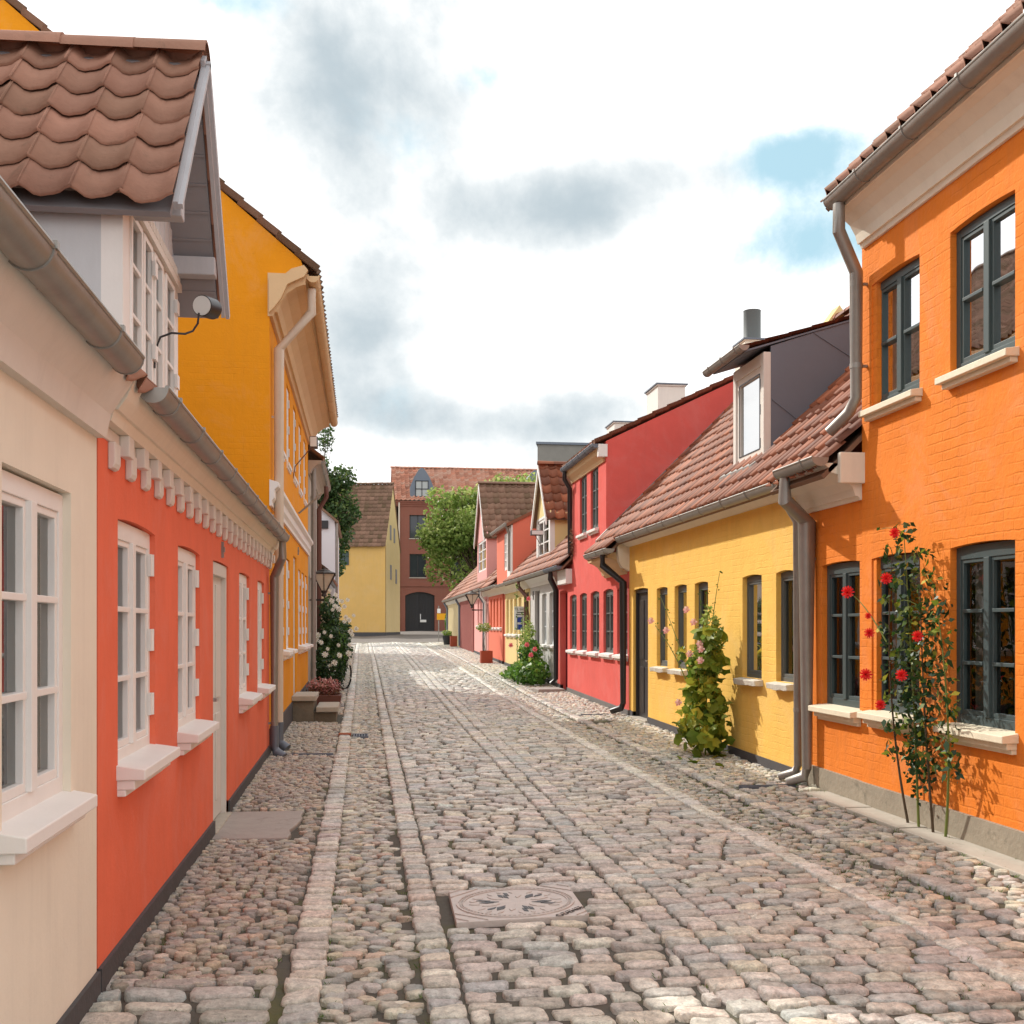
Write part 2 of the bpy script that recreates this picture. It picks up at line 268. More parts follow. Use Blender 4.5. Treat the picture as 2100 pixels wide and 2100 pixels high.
# ------------------------------------------------------------------ mesh helpers
class MB:
    """collects faces and links them as ONE mesh object; f maps local (t, u, z) to the world"""
    def __init__(s, f=None): s.v = []; s.q = []; s.r = []; s.f = f
    def add(s, pts, faces, r=None):
        b = len(s.v); r = random.random() if r is None else r
        s.v.extend([s.f(*p) if s.f else tuple(p) for p in pts]); s.r.extend([r]*len(pts))
        s.q.extend([tuple(b+i for i in q) for q in faces])
    def box(s, a0, a1, b0, b1, c0, c1, r=None):
        p = [(a, b, c) for a in (a0, a1) for b in (b0, b1) for c in (c0, c1)]
        s.add(p, [(0, 1, 3, 2), (4, 6, 7, 5), (0, 4, 5, 1), (2, 3, 7, 6), (0, 2, 6, 4), (1, 5, 7, 3)], r)
    def hexa(s, p, r=None): s.add(p, [(0, 1, 2, 3), (7, 6, 5, 4), (0, 4, 5, 1), (1, 5, 6, 2), (2, 6, 7, 3), (3, 7, 4, 0)], r)
    def extrude(s, prof, u0, u1, r=None):
        """profile [(t,z)] swept along u"""
        n = len(prof); p = [(t, u0, z) for t, z in prof]+[(t, u1, z) for t, z in prof]
        s.add(p, [tuple(range(n)), tuple(range(2*n-1, n-1, -1))]+[(i, (i+1) % n, n+(i+1) % n, n+i) for i in range(n)], r)
    def poly(s, pts, d, r=None):
        """polygon thickened by vector d"""
        n = len(pts); p = list(pts)+[tuple(a+b for a, b in zip(q, d)) for q in pts]
        s.add(p, [tuple(range(n)), tuple(range(2*n-1, n-1, -1))]+[(i, (i+1) % n, n+(i+1) % n, n+i) for i in range(n)], r)
    def tube(s, path, rad, n=10, caps=True, r=None):
        P = [Vector(s.f(*p)) if s.f else Vector(p) for p in path]; f = s.f; s.f = None
        rads = rad if isinstance(rad, (list, tuple)) else [rad]*len(P)
        pts = []; up = Vector((.13, .31, .94)).normalized()
        for i, p in enumerate(P):
            a = P[max(i-1, 0)]; b = P[min(i+1, len(P)-1)]
            d = (b-a).normalized(); k = 1.
            if 0 < i < len(P)-1:
                d1 = (p-a).normalized(); k = 1/max(.5, d1.dot(d))
            x = d.cross(up); x = x.normalized() if x.length > 1e-4 else Vector((1, 0, 0)); y = d.cross(x)
            for j in range(n):
                t = 2*math.pi*j/n; q = p+(x*math.cos(t)+y*math.sin(t))*rads[i]*(k if rads[i] > .012 else 1); pts.append(tuple(q))
        F = [(i*n+j, i*n+(j+1) % n, (i+1)*n+(j+1) % n, (i+1)*n+j) for i in range(len(P)-1) for j in range(n)]
        if caps: F += [tuple(range(n)), tuple(range(len(P)*n-1, (len(P)-1)*n-1, -1))]
        s.add(pts, F, r); s.f = f
    def lathe(s, c, prof, n=16, r=None):
        """prof [(radius,z)] about a vertical axis at c"""
        pts = [(c[0]+q*math.cos(2*math.pi*j/n), c[1]+q*math.sin(2*math.pi*j/n), c[2]+z) for q, z in prof for j in range(n)]
        F = [(i*n+j, i*n+(j+1) % n, (i+1)*n+(j+1) % n, (i+1)*n+j) for i in range(len(prof)-1) for j in range(n)]
        F += [tuple(range(n)), tuple(range(len(prof)*n-1, (len(prof)-1)*n-1, -1))]
        s.add(pts, F, r)
    def build(s, name, m, parent=None, smooth=False, bevel=0, origin=None):
        me = bpy.data.meshes.new(name); V = s.v
        o = bpy.data.objects.new(name, me); COL.objects.link(o)
        off = Vector((0, 0, 0))
        if parent is not None: off = parent_world(parent)
        elif origin is not None: off = Vector(origin)
        V = [(a-off.x, b-off.y, c-off.z) for a, b, c in V]
        me.from_pydata(V, [], s.q); me.update()
        import bmesh
        bm = bmesh.new(); bm.from_mesh(me); bmesh.ops.recalc_face_normals(bm, faces=bm.faces); bm.to_mesh(me); bm.free()
        at = me.attributes.new('rnd', 'FLOAT', 'POINT'); at.data.foreach_set('value', s.r)
        if m: me.materials.append(m)
        if smooth:
            me.polygons.foreach_set('use_smooth', [True]*len(me.polygons))
            try: me.set_sharp_from_angle(angle=R(40))
            except Exception: pass
        if parent is not None: o.parent = parent
        else: o.location = off
        if bevel:
            bv = o.modifiers.new('bevel', 'BEVEL'); bv.width = bevel; bv.segments = 2; bv.limit_method = 'ANGLE'; bv.angle_limit = R(50)
        return o
WORLD = {}
def parent_world(p):
    v = Vector(p.location)
    while p.parent is not None: p = p.parent; v += Vector(p.location)
    return v
def thing(name, label, cat, loc=(0, 0, 0), group=None):
    o = bpy.data.objects.new(name, None); COL.objects.link(o); o.location = loc; o['label'] = label; o['category'] = cat; o.empty_display_size = .3
    if group: o['group'] = group
    return o
def tag(o, label=None, cat=None, group=None, kind=None):
    for k, v in (('label', label), ('category', cat), ('group', group), ('kind', kind)):
        if v: o[k] = v
    return o
def npmesh(name, V, quads, m, parent=None, attrs=None, cols=None, smooth=False, origin=None):
    """V (n,3), quads (k,3|4) arrays"""
    me = bpy.data.meshes.new(name); V = np.asarray(V, float)
    off = parent_world(parent) if parent is not None else Vector(origin or (0, 0, 0))
    V = V-np.array(off)[None]
    groups = quads if isinstance(quads, list) else [quads]
    me.vertices.add(len(V)); me.vertices.foreach_set('co', V.astype(np.float32).ravel())
    tot = sum(g.size for g in groups); npoly = sum(len(g) for g in groups)
    me.loops.add(tot); me.loops.foreach_set('vertex_index', np.concatenate([g.ravel() for g in groups]).astype(np.int32))
    me.polygons.add(npoly)
    st = []; k = 0
    for g in groups:
        st.append(k+np.arange(len(g))*g.shape[1]); k += g.size
    me.polygons.foreach_set('loop_start', np.concatenate(st).astype(np.int32))
    if smooth: me.polygons.foreach_set('use_smooth', np.ones(npoly, bool))
    me.update(calc_edges=True); me.validate()
    if attrs is not None:
        a = me.attributes.new('rnd', 'FLOAT', 'POINT'); a.data.foreach_set('value', np.asarray(attrs, np.float32))
    if cols is not None:
        a = me.attributes.new('tone', 'FLOAT_COLOR', 'POINT'); a.data.foreach_set('color', np.asarray(cols, np.float32).ravel())
    me.materials.append(m)
    o = bpy.data.objects.new(name, me); COL.objects.link(o)
    if parent is not None: o.parent = parent
    else: o.location = off
    return o

# ------------------------------------------------------------------ ground
GY = np.array([-30, 0, 9, 12, 17, 23.5, 28.5, 36, 45, 60, 90, 140, 600.]); GH = np.array([0, 0, 0, .025, .075, .17, .28, .42, .58, .80, 1.30, 1.5, 1.5])
PX = np.array([-60, -1.2, -.36, -.17, .05, .26, .45, 1.7, 2.85, 3.0, 3.25, 3.45, 3.62, 4.4, 60]); PZ = np.array([.02, .02, .0, -.012, -.035, -.012, .0, .045, .01, .0, -.02, .01, .02, .045, .045])
def G(y): return np.interp(y, GY, GH)
def H(x, y): return np.interp(y, GY, GH)+np.interp(x, PX, PZ)
def sheet(name, xs, ys, dz, m, kind='structure'):
    xs = np.asarray(xs, float); ys = np.asarray(ys, float); X, Y = np.meshgrid(xs, ys); Z = H(X, Y)+dz
    V = np.stack([X.ravel(), Y.ravel(), Z.ravel()], 1); n = len(xs); q = []
    for j in range(len(ys)-1):
        for i in range(n-1): q.append((j*n+i, j*n+i+1, (j+1)*n+i+1, (j+1)*n+i))
    o = npmesh(name, V, np.array(q), m, smooth=True); o['kind'] = kind; return o
def bed_mat(name, c1, c2, moss, mossamt):
    m = mat(name, c1, .95, .1, var=.12, vscale=14, bump=1., bscale=90); t = m.node_tree; b = t.nodes['Principled BSDF']; L = t.links.new
    src = b.inputs['Base Color'].links[0].from_socket; tc = t.nodes.new('ShaderNodeTexCoord')
    n = node(t, 'ShaderNodeTexNoise', i_Scale=1.4, i_Detail=8., i_Roughness=.7); L(tc.outputs['Object'], n.inputs['Vector'])
    f = node(t, 'ShaderNodeMapRange'); L(n.outputs['Fac'], f.inputs[0]); f.inputs[1].default_value = .5; f.inputs[2].default_value = .66; f.inputs[4].default_value = mossamt
    mx = node(t, 'ShaderNodeMix', data_type='RGBA'); L(f.outputs[0], mx.inputs[0]); L(src, mx.inputs['A']); mx.inputs['B'].default_value = (*moss, 1); L(mx.outputs['Result'], b.inputs['Base Color'])
    return m
BED = bed_mat('sandy_joint_dirt', (.115, .104, .088), None, (.12, .125, .04), .7)
ys = list(np.arange(-4, 62, .5))+[64, 70, 80, 90, 110, 140, 200, 400]
sheet('ground', [-300, -60, -20, -6, -1.25, -.36, -.27, -.17, -.06, .05, .15, .26, .35, .45, .9, 1.3, 1.7, 2.1, 2.5, 2.85, 3.0, 3.12, 3.25, 3.35, 3.45, 3.62, 4., 4.45, 9, 30, 80, 300], ys, -.019, BED)
cross = mat('cross_street_paving', (.15, .13, .115), .85, .25, var=.16, vscale=3.5, bump=1., bscale=12)
sheet('cross_street', [-30, -8, -1.2, 0, 1.7, 3, 4.4, 12, 40], [60.3, 64, 70, 80, 90, 100], .012, cross)

PAL = np.array([(.40, .335, .31), (.37, .30, .285), (.44, .37, .33), (.34, .315, .30), (.40, .36, .31), (.31, .31, .315), (.47, .41, .355), (.43, .345, .32), (.46, .38, .29), (.37, .33, .31), (.33, .33, .33), (.45, .36, .30)])
PALP = np.array([(.37, .32, .27), (.40, .34, .27), (.31, .26, .23), (.35, .30, .28), (.43, .37, .29), (.26, .26, .255), (.45, .33, .22), (.36, .32, .25), (.41, .36, .31), (.29, .26, .24), (.40, .36, .25), (.30, .30, .29), (.44, .28, .20)])
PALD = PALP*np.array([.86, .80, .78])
COVER = dict(c=(.86, 6.34), a=.36)
def stones(name, cx, cy, hx, hy, rot, hz, p, pal, m, dens=1., kind='structure', n=12, lod=False, irregular=.09, drop=.03, tone=.12):
    N = len(cx); ang = np.linspace(0, 2*np.pi, n, endpoint=False)
    ca, sa = np.cos(ang), np.sin(ang)
    px = np.sign(ca)*np.abs(ca)**(2/p); py = np.sign(sa)*np.abs(sa)**(2/p)
    rn = 1+RNG.normal(0, irregular, (N, n)); rn = .5*rn+.25*np.roll(rn, 1, 1)+.25*np.roll(rn, -1, 1)
    rings = [(1.0, 0.), (.99, .70), (.945, .94), (.66, 1.0)] if not lod else [(1.0, .0), (.92, .85), (.5, 1.)]
    cr, sr = np.cos(rot)[:, None], np.sin(rot)[:, None]; VV = []
    tilt = RNG.normal(0, .05, (N, 2)); hh = hz*(1+RNG.normal(0, .13, N))
    bz = H(cx, cy)
    for sc, z in rings:
        lx = px[None]*hx[:, None]*sc*rn; ly = py[None]*hy[:, None]*sc*rn
        wob = RNG.normal(0, .0026, (N, n)) if not lod else 0
        X = cx[:, None]+lx*cr-ly*sr; Y = cy[:, None]+lx*sr+ly*cr
        Z = bz[:, None]-drop+hh[:, None]*z+(tilt[:, :1]*lx+tilt[:, 1:]*ly)*(z > 0)+wob
        VV.append(np.stack([X, Y, Z], 2))
    C = np.stack([cx, cy, bz-drop+hh*1.03], 1)[:, None]
    VV = np.concatenate(VV+[C], 1); K = VV.shape[1]
    f4 = []; 
    for r in range(len(rings)-1):
        for j in range(n): f4.append((r*n+j, r*n+(j+1) % n, (r+1)*n+(j+1) % n, (r+1)*n+j))
    f3 = [((len(rings)-1)*n+j, (len(rings)-1)*n+(j+1) % n, K-1) for j in range(n)]
    base = (np.arange(N)*K)[:, None, None]
    Q4 = (base+np.array(f4)[None]).reshape(-1, 4); Q3 = (base+np.array(f3)[None]).reshape(-1, 3)
    pal = np.asarray(pal); pal = (pal.mean(1, keepdims=True)*.46+pal*.54)*np.array([.985, 1.0, .94]); c = pal[RNG.integers(0, len(pal), N)]*(1+RNG.normal(0, tone, N))[:, None]*(1+RNG.normal(0, .014, (N, 3)))
    c = np.clip(c*1.64, .05, .85); c4 = np.concatenate([c, np.ones((N, 1))], 1); cc = np.repeat(c4[:, None], K, 1).reshape(-1, 4)
    return VV.reshape(-1, 3), Q4, Q3, cc
def pave(name, layers, m):
    V = []; A = []; B = []; Cc = []; b = 0
    for v, q4, q3, cc in layers: V.append(v); A.append(q4+b); B.append(q3+b); Cc.append(cc); b += len(v)
    o = npmesh(name, np.concatenate(V), [np.concatenate(A), np.concatenate(B)], m, cols=np.concatenate(Cc), smooth=True); o['kind'] = 'structure'; return o
def holes(x, y, pad=0):
    keep = np.ones(len(x), bool)
    c, a = COVER['c'], COVER['a']
    th = R(-1); dx = x-c[0]; dy = y-c[1]; lx = dx*np.cos(th)+dy*np.sin(th); ly = -dx*np.sin(th)+dy*np.cos(th)
    keep &= ~((np.abs(lx) < a+.075) & (np.abs(ly) < a+.045))
    for x0, x1, y0, y1 in ((-1.3, -.50, 8.60, 9.90), (-1.3, -.40, 13.88, 13.97), (3.66, 4.6, 10.55, 10.68), (3.66, 4.6, 18.62, 18.72), (-.15, .06, 16.1, 16.55), (3.72, 4.6, 23.95, 24.9), (4.1, 4.6, 5.0, 10.2), (3.62, 3.95, 17.3, 17.9), (-1.3, -.36, 18.1, 19.6)):
        keep &= ~((x > x0-.02) & (x < x1+.02) & (y > y0-.01) & (y < y1+.01))
    return keep
def rows(x0, x1, y0, y1, dy, wx, gap=.020, jit=.12, wave=.02, skew=0., curve=0.):
    """running bond of setts across the street"""
    CX = []; CY = []; HX = []; HY = []; RT = []; y = y0
    while y < y1:
        d = dy*(1+random.uniform(-.13, .13)); bx = [x0]
        if wx < x1-x0:
            bx.append(x0+wx*random.uniform(.5, 1.3))
            while x1-bx[-1] > wx*1.5: bx.append(bx[-1]+wx*random.uniform(.72, 1.35))
        bx.append(x1)
        for a, b in zip(bx[:-1], bx[1:]):
            xc = (a+b)/2+random.uniform(-.004, .004); CX.append(xc); HX.append((b-a-(gap if wx < x1-x0 else .004))/2*random.uniform(.94, 1.03)); HY.append((d-gap)/2*random.uniform(.84, 1.06))
            CY.append(y+d/2+wave*math.sin(xc*2.1+y*.6)+skew*(xc-x0)+random.uniform(-.08, .08)*dy*.5); RT.append(random.gauss(skew, .03))
        y += d
    return tuple(np.array(a) for a in (CX, CY, HX, HY, RT))
def cells(x0, x1, y0, y1, dx, dy, jit=.5):
    CX = []; CY = []; y = y0; k = 0
    while y < y1:
        x = x0+(k % 2)*dx*.5+random.uniform(0, dx*.3)
        while x < x1-dx*.2:
            CX.append(min(max(x+random.uniform(-1, 1)*dx*jit*.4, x0+dx*.35), x1-dx*.35)); CY.append(y+random.uniform(-1, 1)*dy*jit*.45); x += dx*random.uniform(.82, 1.2)
        y += dy; k += 1
    CX = np.array(CX); CY = np.array(CY); n = len(CX); sz = RNG.uniform(.72, 1.16, n)
    return CX, CY, dx*.47*sz, dy*.53*sz*RNG.uniform(.85, 1.1, n), RNG.normal(0, .28, n)
def lay(gen, p, hz, pal, n=12, **kw):
    out = []
    x, y, a, b, r = gen; k = holes(x, y); x, y, a, b, r = x[k], y[k], a[k], b[k], r[k]
    near = y < 19
    for sel, nn, lod in ((near, n, False), (~near, 8, True)):
        if sel.sum(): out.append(stones('', x[sel], y[sel], a[sel], b[sel], r[sel], hz, p, pal, None, n=nn, lod=lod, **kw))
    return out
Y0 = 2.2; Y1 = 60.2
pave('road', lay(rows(.430, 1.495, Y0, Y1, .132, .195), 4.2, .034, PAL, n=16, irregular=.11)+lay(rows(1.838, 2.868, Y0, Y1, .132, .20, skew=.02), 4.2, .034, PAL, n=16, irregular=.11)
     + lay(rows(3.02, 4.5, Y0, 5.9, .135, .20, skew=.06), 3.4, .034, PAL, irregular=.06), STONE)
pave('gutter', lay(cells(-.178, .268, 2.9, Y1, .115, .072), 2.3, .034, PALP, n=10)+lay(cells(3.03, 3.44, 5.95, Y1, .10, .066), 2.3, .034, PALP, n=10), PEB)
def strip(x0, x1, ya=Y0, yb=Y1, dy=.15, tone=.09):
    return lay(rows(x0, x1, ya, yb, dy, 5., gap=.016, wave=0), 4.6, .039, PAL*1.04, irregular=.10, n=16, tone=tone, drop=.028)
pave('kerb', strip(-.35, -.175), STONE); pave('kerb', strip(.268, .43, dy=.135), STONE)
pave('kerb', strip(1.488, 1.662, dy=.135), STONE); pave('kerb', strip(1.668, 1.842, dy=.135), STONE)
pave('kerb', lay(rows(2.865, 3.02, Y0, Y1, .19, 5., gap=.012, wave=0), 5., .040, np.array([(.50, .46, .42), (.46, .42, .385), (.53, .48, .43)]), irregular=.05, n=16, tone=.06, drop=.026), STONE); pave('kerb', strip(3.455, 3.615, 5.95, dy=.17), STONE)
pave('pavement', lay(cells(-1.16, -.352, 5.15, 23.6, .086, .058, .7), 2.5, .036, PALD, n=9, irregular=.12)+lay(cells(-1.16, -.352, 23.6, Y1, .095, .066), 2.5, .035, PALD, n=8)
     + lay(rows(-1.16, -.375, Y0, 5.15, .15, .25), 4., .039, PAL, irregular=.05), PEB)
pave('pavement', lay(cells(3.63, 4.42, 5.95, 11., .115, .085, .6), 2.8, .036, PALP*1.08, n=10, irregular=.11)+lay(cells(3.63, 4.42, 11., Y1, .092, .066, .6), 2.6, .036, PALP*1.08, n=9, irregular=.12), PEB)
mb = MB()
for i in range(26): mb.box(-1.5+i*.30, -1.5+i*.30+.29, 60.21, 60.36, .5, float(G(60.3))+.055)
mb.build('kerb', mat('pale_kerbstone', (.52, .48, .42), .8, .2, rnd=.1))['kind'] = 'structure'

# ------------------------------------------------------------------ iron cover, drains, slabs
def cover():
    c = COVER['c']; a = COVER['a']; z = float(H(c[0], c[1]))+.022; t = thing('manhole_cover', 'square cast iron manhole cover with a round ornamented lid, set in the cobbled road', 'manhole cover', (c[0], c[1], z))
    th = R(-1); ct, st = math.cos(th), math.sin(th); sl = .030
    f = lambda x, y, zz: (c[0]+x*ct-y*st, c[1]+x*st+y*ct, z+zz+sl*x)
    mb = MB(f); mb.box(-a, a, -a, a, -.04, 0); mb.build('frame', M['ironcover'], t, bevel=.004)
    mb = MB(f)
    def ring(r0, r1, h, n=64):
        for i in range(n):
            t0, t1 = 2*math.pi*i/n, 2*math.pi*(i+1)/n
            p = [(r*math.cos(q), r*math.sin(q), hh) for hh in (0.0005, h) for r, q in ((r0, t0), (r1, t0), (r1, t1), (r0, t1))]
            mb.hexa(p, .5)
    ring(.325, .337, .007); ring(.295, .302, .006)
    for sx, sy in ((1, -1), (-1, 1), (1, 1), (-1, -1)):
        for d in (.46, .385) + ((.50,) if (sx, sy) == (1, -1) else ()):
            # bars across each corner
            w = 2*a-2*d/math.sqrt(2)*1.0; mx_, my_ = sx*d/math.sqrt(2), sy*d/math.sqrt(2)
            L2 = max(.02, (a*math.sqrt(2)-d)-.006); ux, uy = -sx*sy*1/math.sqrt(2)*sx, 1/math.sqrt(2)*sx
            ux, uy = (1/math.sqrt(2), -sx*sy/math.sqrt(2)); nx, ny = sx/math.sqrt(2), sy/math.sqrt(2); h = .0028
            mb.hexa([(mx_+ux*e*L2+nx*g*h, my_+uy*e*L2+ny*g*h, hh) for hh in (.0005, .006) for e, g in ((-1, -1), (1, -1), (1, 1), (-1, 1))], .5)
    for i in range(72):
        q = 2*math.pi*i/72; r0, r1 = .306, .318
        p = [(r*math.cos(q+e), r*math.sin(q+e), hh) for hh in (.0005, .006) for r, e in ((r0, -.018), (r1, -.018), (r1, .018), (r0, .018))]
        mb.hexa(p, .5)
    mb.build('rim_relief', M['ironcover'], t)
    # generic leaf-and-disc relief
    def leaf(cx, cy, an, l, w, h=.004):
        P = [(-1, 0), (-.5, .8), (.2, 1), (1, 0), (.2, -1), (-.5, -.8)]; mb = MB(f)
        p = [(cx+(x*l*math.cos(an)-y*w*math.sin(an)), cy+(x*l*math.sin(an)+y*w*math.cos(an)), .0005) for x, y in P]; mb.poly(p, (0, 0, h), .5); mb.build('lid_leaf', M['ironcover'], t)
    for k in range(6):
        q = k*math.pi/3+.3; leaf(.15*math.cos(q), .15*math.sin(q), q, .055, .018)
        for e in (-.24, .24): leaf(.235*math.cos(q+e), .235*math.sin(q+e), q+e*2, .032, .010)
        leaf(.245*math.cos(q+.52), .245*math.sin(q+.52), q+.52, .022, .014)
    for k in range(6):
        mb = MB(f); q = k*math.pi/3+.82
        for e, r0 in ((0, .135), (.13, .165), (-.13, .19)):
            cx, cy = r0*math.cos(q+e), r0*math.sin(q+e); P = [(-.042, 0), (-.008, .016), (.042, .005), (.022, -.014)]
            mb.poly([(cx+x*math.cos(q)-y*math.sin(q), cy+x*math.sin(q)+y*math.cos(q), .0006) for x, y in P], (0, 0, .0022), .5)
        mb.build('lid_slot', M['black'], t)
    txt('ODENSE', .062, f, (.268, -.288, .004), R(45), M['ink'], t, 'lettering')
def txt(s, size, f, at, rot, m, parent, name, vert=False, ext=.001):
    cu = bpy.data.curves.new(name, 'FONT'); cu.body = s; cu.size = size; cu.extrude = ext; cu.align_x = 'CENTER'; cu.align_y = 'CENTER'
    tmp = bpy.data.objects.new('tmp', cu); COL.objects.link(tmp); dg = bpy.context.evaluated_depsgraph_get(); me = bpy.data.meshes.new_from_object(tmp.evaluated_get(dg))
    bpy.data.objects.remove(tmp); off = parent_world(parent); c, sn = math.cos(rot), math.sin(rot)
    for v in me.vertices:
        x, y, z = v.co; x, y = x*c-y*sn, x*sn+y*c
        p = f(at[0]+x, at[1]+y, at[2]+z) if not vert else f(at[0]+z, at[1]+x, at[2]+y)
        v.co = (p[0]-off.x, p[1]-off.y, p[2]-off.z)
    o = bpy.data.objects.new(name, me); me.materials.clear(); me.materials.append(m); COL.objects.link(o); o.parent = parent; return o
cover()
def channel(x0, x1, y, w, label):
    z = float(H((x0+x1)/2, y)); mb = MB(); mb.box(x0, x1, y-w/2, y-w*.32, z-.03, z+.012); mb.box(x0, x1, y+w*.32, y+w/2, z-.03, z+.012); mb.box(x0, x1, y-w*.32, y+w*.32, z-.03, z-.018)
    t = thing('drain_channel', label, 'drain channel', ((x0+x1)/2, y, z), 'rain channels across the pavements'); mb.build('channel', M['zincdark'], t)
channel(-1.0, -.37, 13.93, .09, 'narrow rain channel across the left pavement, below the downpipe of the coral house')
channel(3.66, 4.22, 10.6, .08, 'narrow rain channel across the right pavement, below the twin grey downpipes')
channel(3.66, 4.2, 18.67, .08, 'narrow rain channel across the right pavement, below the black downpipe of the red house')
t = thing('drain_grate', 'small slotted drain grate in the pebble gutter beside the left kerb', 'drain grate', (-.05, 16.3, 0)); z = float(H(-.05, 16.3))
mb = MB(); 
for i in range(6): mb.box(-.14+i*.038, -.14+i*.038+.016, 16.12, 16.5, z-.02, z+.014)
mb.box(-.15, .07, 16.10, 16.13, z-.02, z+.016); mb.box(-.15, .07, 16.49, 16.52, z-.02, z+.016); mb.build('bars', M['zincdark'], t)
mb = MB(); mb.box(-.35, -.175, 16.15, 16.33, z-.02, z+.05); o = mb.build('kerb', mat('red_brick_kerb', (.33, .11, .06), .9, .1)); o['kind'] = 'structure'
# moss, grass tufts and fallen leaves
def tufts(name, label, regions, per, hgt, m):
    V = []; Q = []; A = []; k = 0
    for (x0, x1, y0, y1, n) in regions:
        for _ in range(n):
            cx, cy = random.uniform(x0, x1), random.uniform(y0, y1)
            for _ in range(per):
                a = random.uniform(0, 6.28); r = abs(random.gauss(0, .02)); x, y = cx+r*math.cos(a), cy+r*math.sin(a); z = float(H(x, y))-.01; h = hgt*random.uniform(.4, 1.2); w = .0025
                lx, ly = random.gauss(0, .4)*h, random.gauss(0, .4)*h; b = random.uniform(0, 6.28); dx, dy = w*math.cos(b), w*math.sin(b)
                V += [(x-dx, y-dy, z), (x+dx, y+dy, z), (x+lx*.5+dx*.6, y+ly*.5+dy*.6, z+h*.7), (x+lx, y+ly, z+h)]; Q.append((k, k+1, k+3, k+2)); A += [random.random()]*4; k += 4
    o = npmesh(name, np.array(V), np.array(Q), m, attrs=A); tag(o, label, 'grass', kind='stuff')
tufts('joint_grass', 'short moss and grass growing between the cobbles', [(3.0, 3.45, 6.2, 11.5, 420), (3.4, 3.66, 7.7, 20, 90), (3.6, 4.4, 6.2, 12, 200), (-.19, -.13, 3, 9, 60), (.24, .30, 3, 7, 30), (-1.1, -.4, 4, 7, 30), (1, 4, 3.5, 6, 40), (3.7, 4.35, 11.5, 14, 50)], 9, .022, LEAF)
# ------------------------------------------------------------------ house kit
def FR(X): return lambda t, u, z: (X+t, u, z)          # right row: t points into the house
def FL(X): return lambda t, u, z: (X-t, u, z)          # left row
def FY(Y): return lambda t, u, z: (u, Y+t, z)          # a wall that faces the near end of the street
XR, XL = 4.4, -1.14

def wall(name, f, u0, u1, z0, z1, ops, m, parent, th=.28, extra=None):
    """wall face with real openings (ua,ub,za,zb,arch), reveals and thickness"""
    mb = MB(f); us = sorted({u0, u1, *[o[0] for o in ops], *[o[1] for o in ops]}); zs = sorted({z0, z1, *[o[2] for o in ops], *[o[3] for o in ops]})
    us = [u for u in us if u0 <= u <= u1]; zs = [z for z in zs if z0 <= z <= z1]; pts = []; F = []
    for i in range(len(us)-1):
        for j in range(len(zs)-1):
            cu, cz = (us[i]+us[i+1])/2, (zs[j]+zs[j+1])/2
            if any(o[0] < cu < o[1] and o[2] < cz < o[3] for o in ops): continue
            for t in (0, th):
                b = len(pts); pts += [(t, us[i], zs[j]), (t, us[i+1], zs[j]), (t, us[i+1], zs[j+1]), (t, us[i], zs[j+1])]; F.append((b, b+1, b+2, b+3))
    for (a, b_, c, d) in ((u0, u0, z0, z1), (u1, u1, z0, z1)):
        b = len(pts); pts += [(0, a, c), (th, a, c), (th, a, d), (0, a, d)]; F.append((b, b+1, b+2, b+3))
    b = len(pts); pts += [(0, u0, z1), (th, u0, z1), (th, u1, z1), (0, u1, z1)]; F.append((b, b+1, b+2, b+3))
    mb.add(pts, F, .5)
    for o in ops:
        ua, ub, za, zb = o[:4]; ar = o[4] if len(o) > 4 else 0; zt = zb-ar
        e = .001
        mb.add([(0, ua, za), (th, ua, za), (th, ua, zb), (0, ua, zb)], [(0, 1, 2, 3)], .5); mb.add([(0, ub, za), (th, ub, za), (th, ub, zb), (0, ub, zb)], [(0, 1, 2, 3)], .5)
        mb.add([(0, ua, za), (th, ua, za), (th, ub, za), (0, ub, za)], [(0, 1, 2, 3)], .5)
        if not ar: mb.add([(0, ua, zb), (th, ua, zb), (th, ub, zb), (0, ub, zb)], [(0, 1, 2, 3)], .5)
        else:
            n = 8; w = (ub-ua)/2; cu = (ua+ub)/2
            P = [(ua+(ub-ua)*i/n) for i in range(n+1)]; Z = [zt+ar*(1-((p-cu)/w)**2) for p in P]
            for i in range(n):
                mb.add([(0, P[i], Z[i]), (0, P[i+1], Z[i+1]), (0, P[i+1], zb), (0, P[i], zb), (th, P[i], Z[i]), (th, P[i+1], Z[i+1]), (th, P[i+1], zb), (th, P[i], zb)], [(0, 1, 2, 3), (4, 5, 6, 7), (0, 1, 5, 4)], .5)
    if extra: extra(mb)
    me_m = m
    o = build_flat(mb, name, me_m, parent); return o
def build_flat(mb, name, m, parent):
    me = bpy.data.meshes.new(name); off = parent_world(parent)
    me.from_pydata([(a-off.x, b-off.y, c-off.z) for a, b, c in mb.v], [], mb.q); me.update()
    at = me.attributes.new('rnd', 'FLOAT', 'POINT'); at.data.foreach_set('value', mb.r); me.materials.append(m)
    o = bpy.data.objects.new(name, me); COL.objects.link(o); o.parent = parent; return o

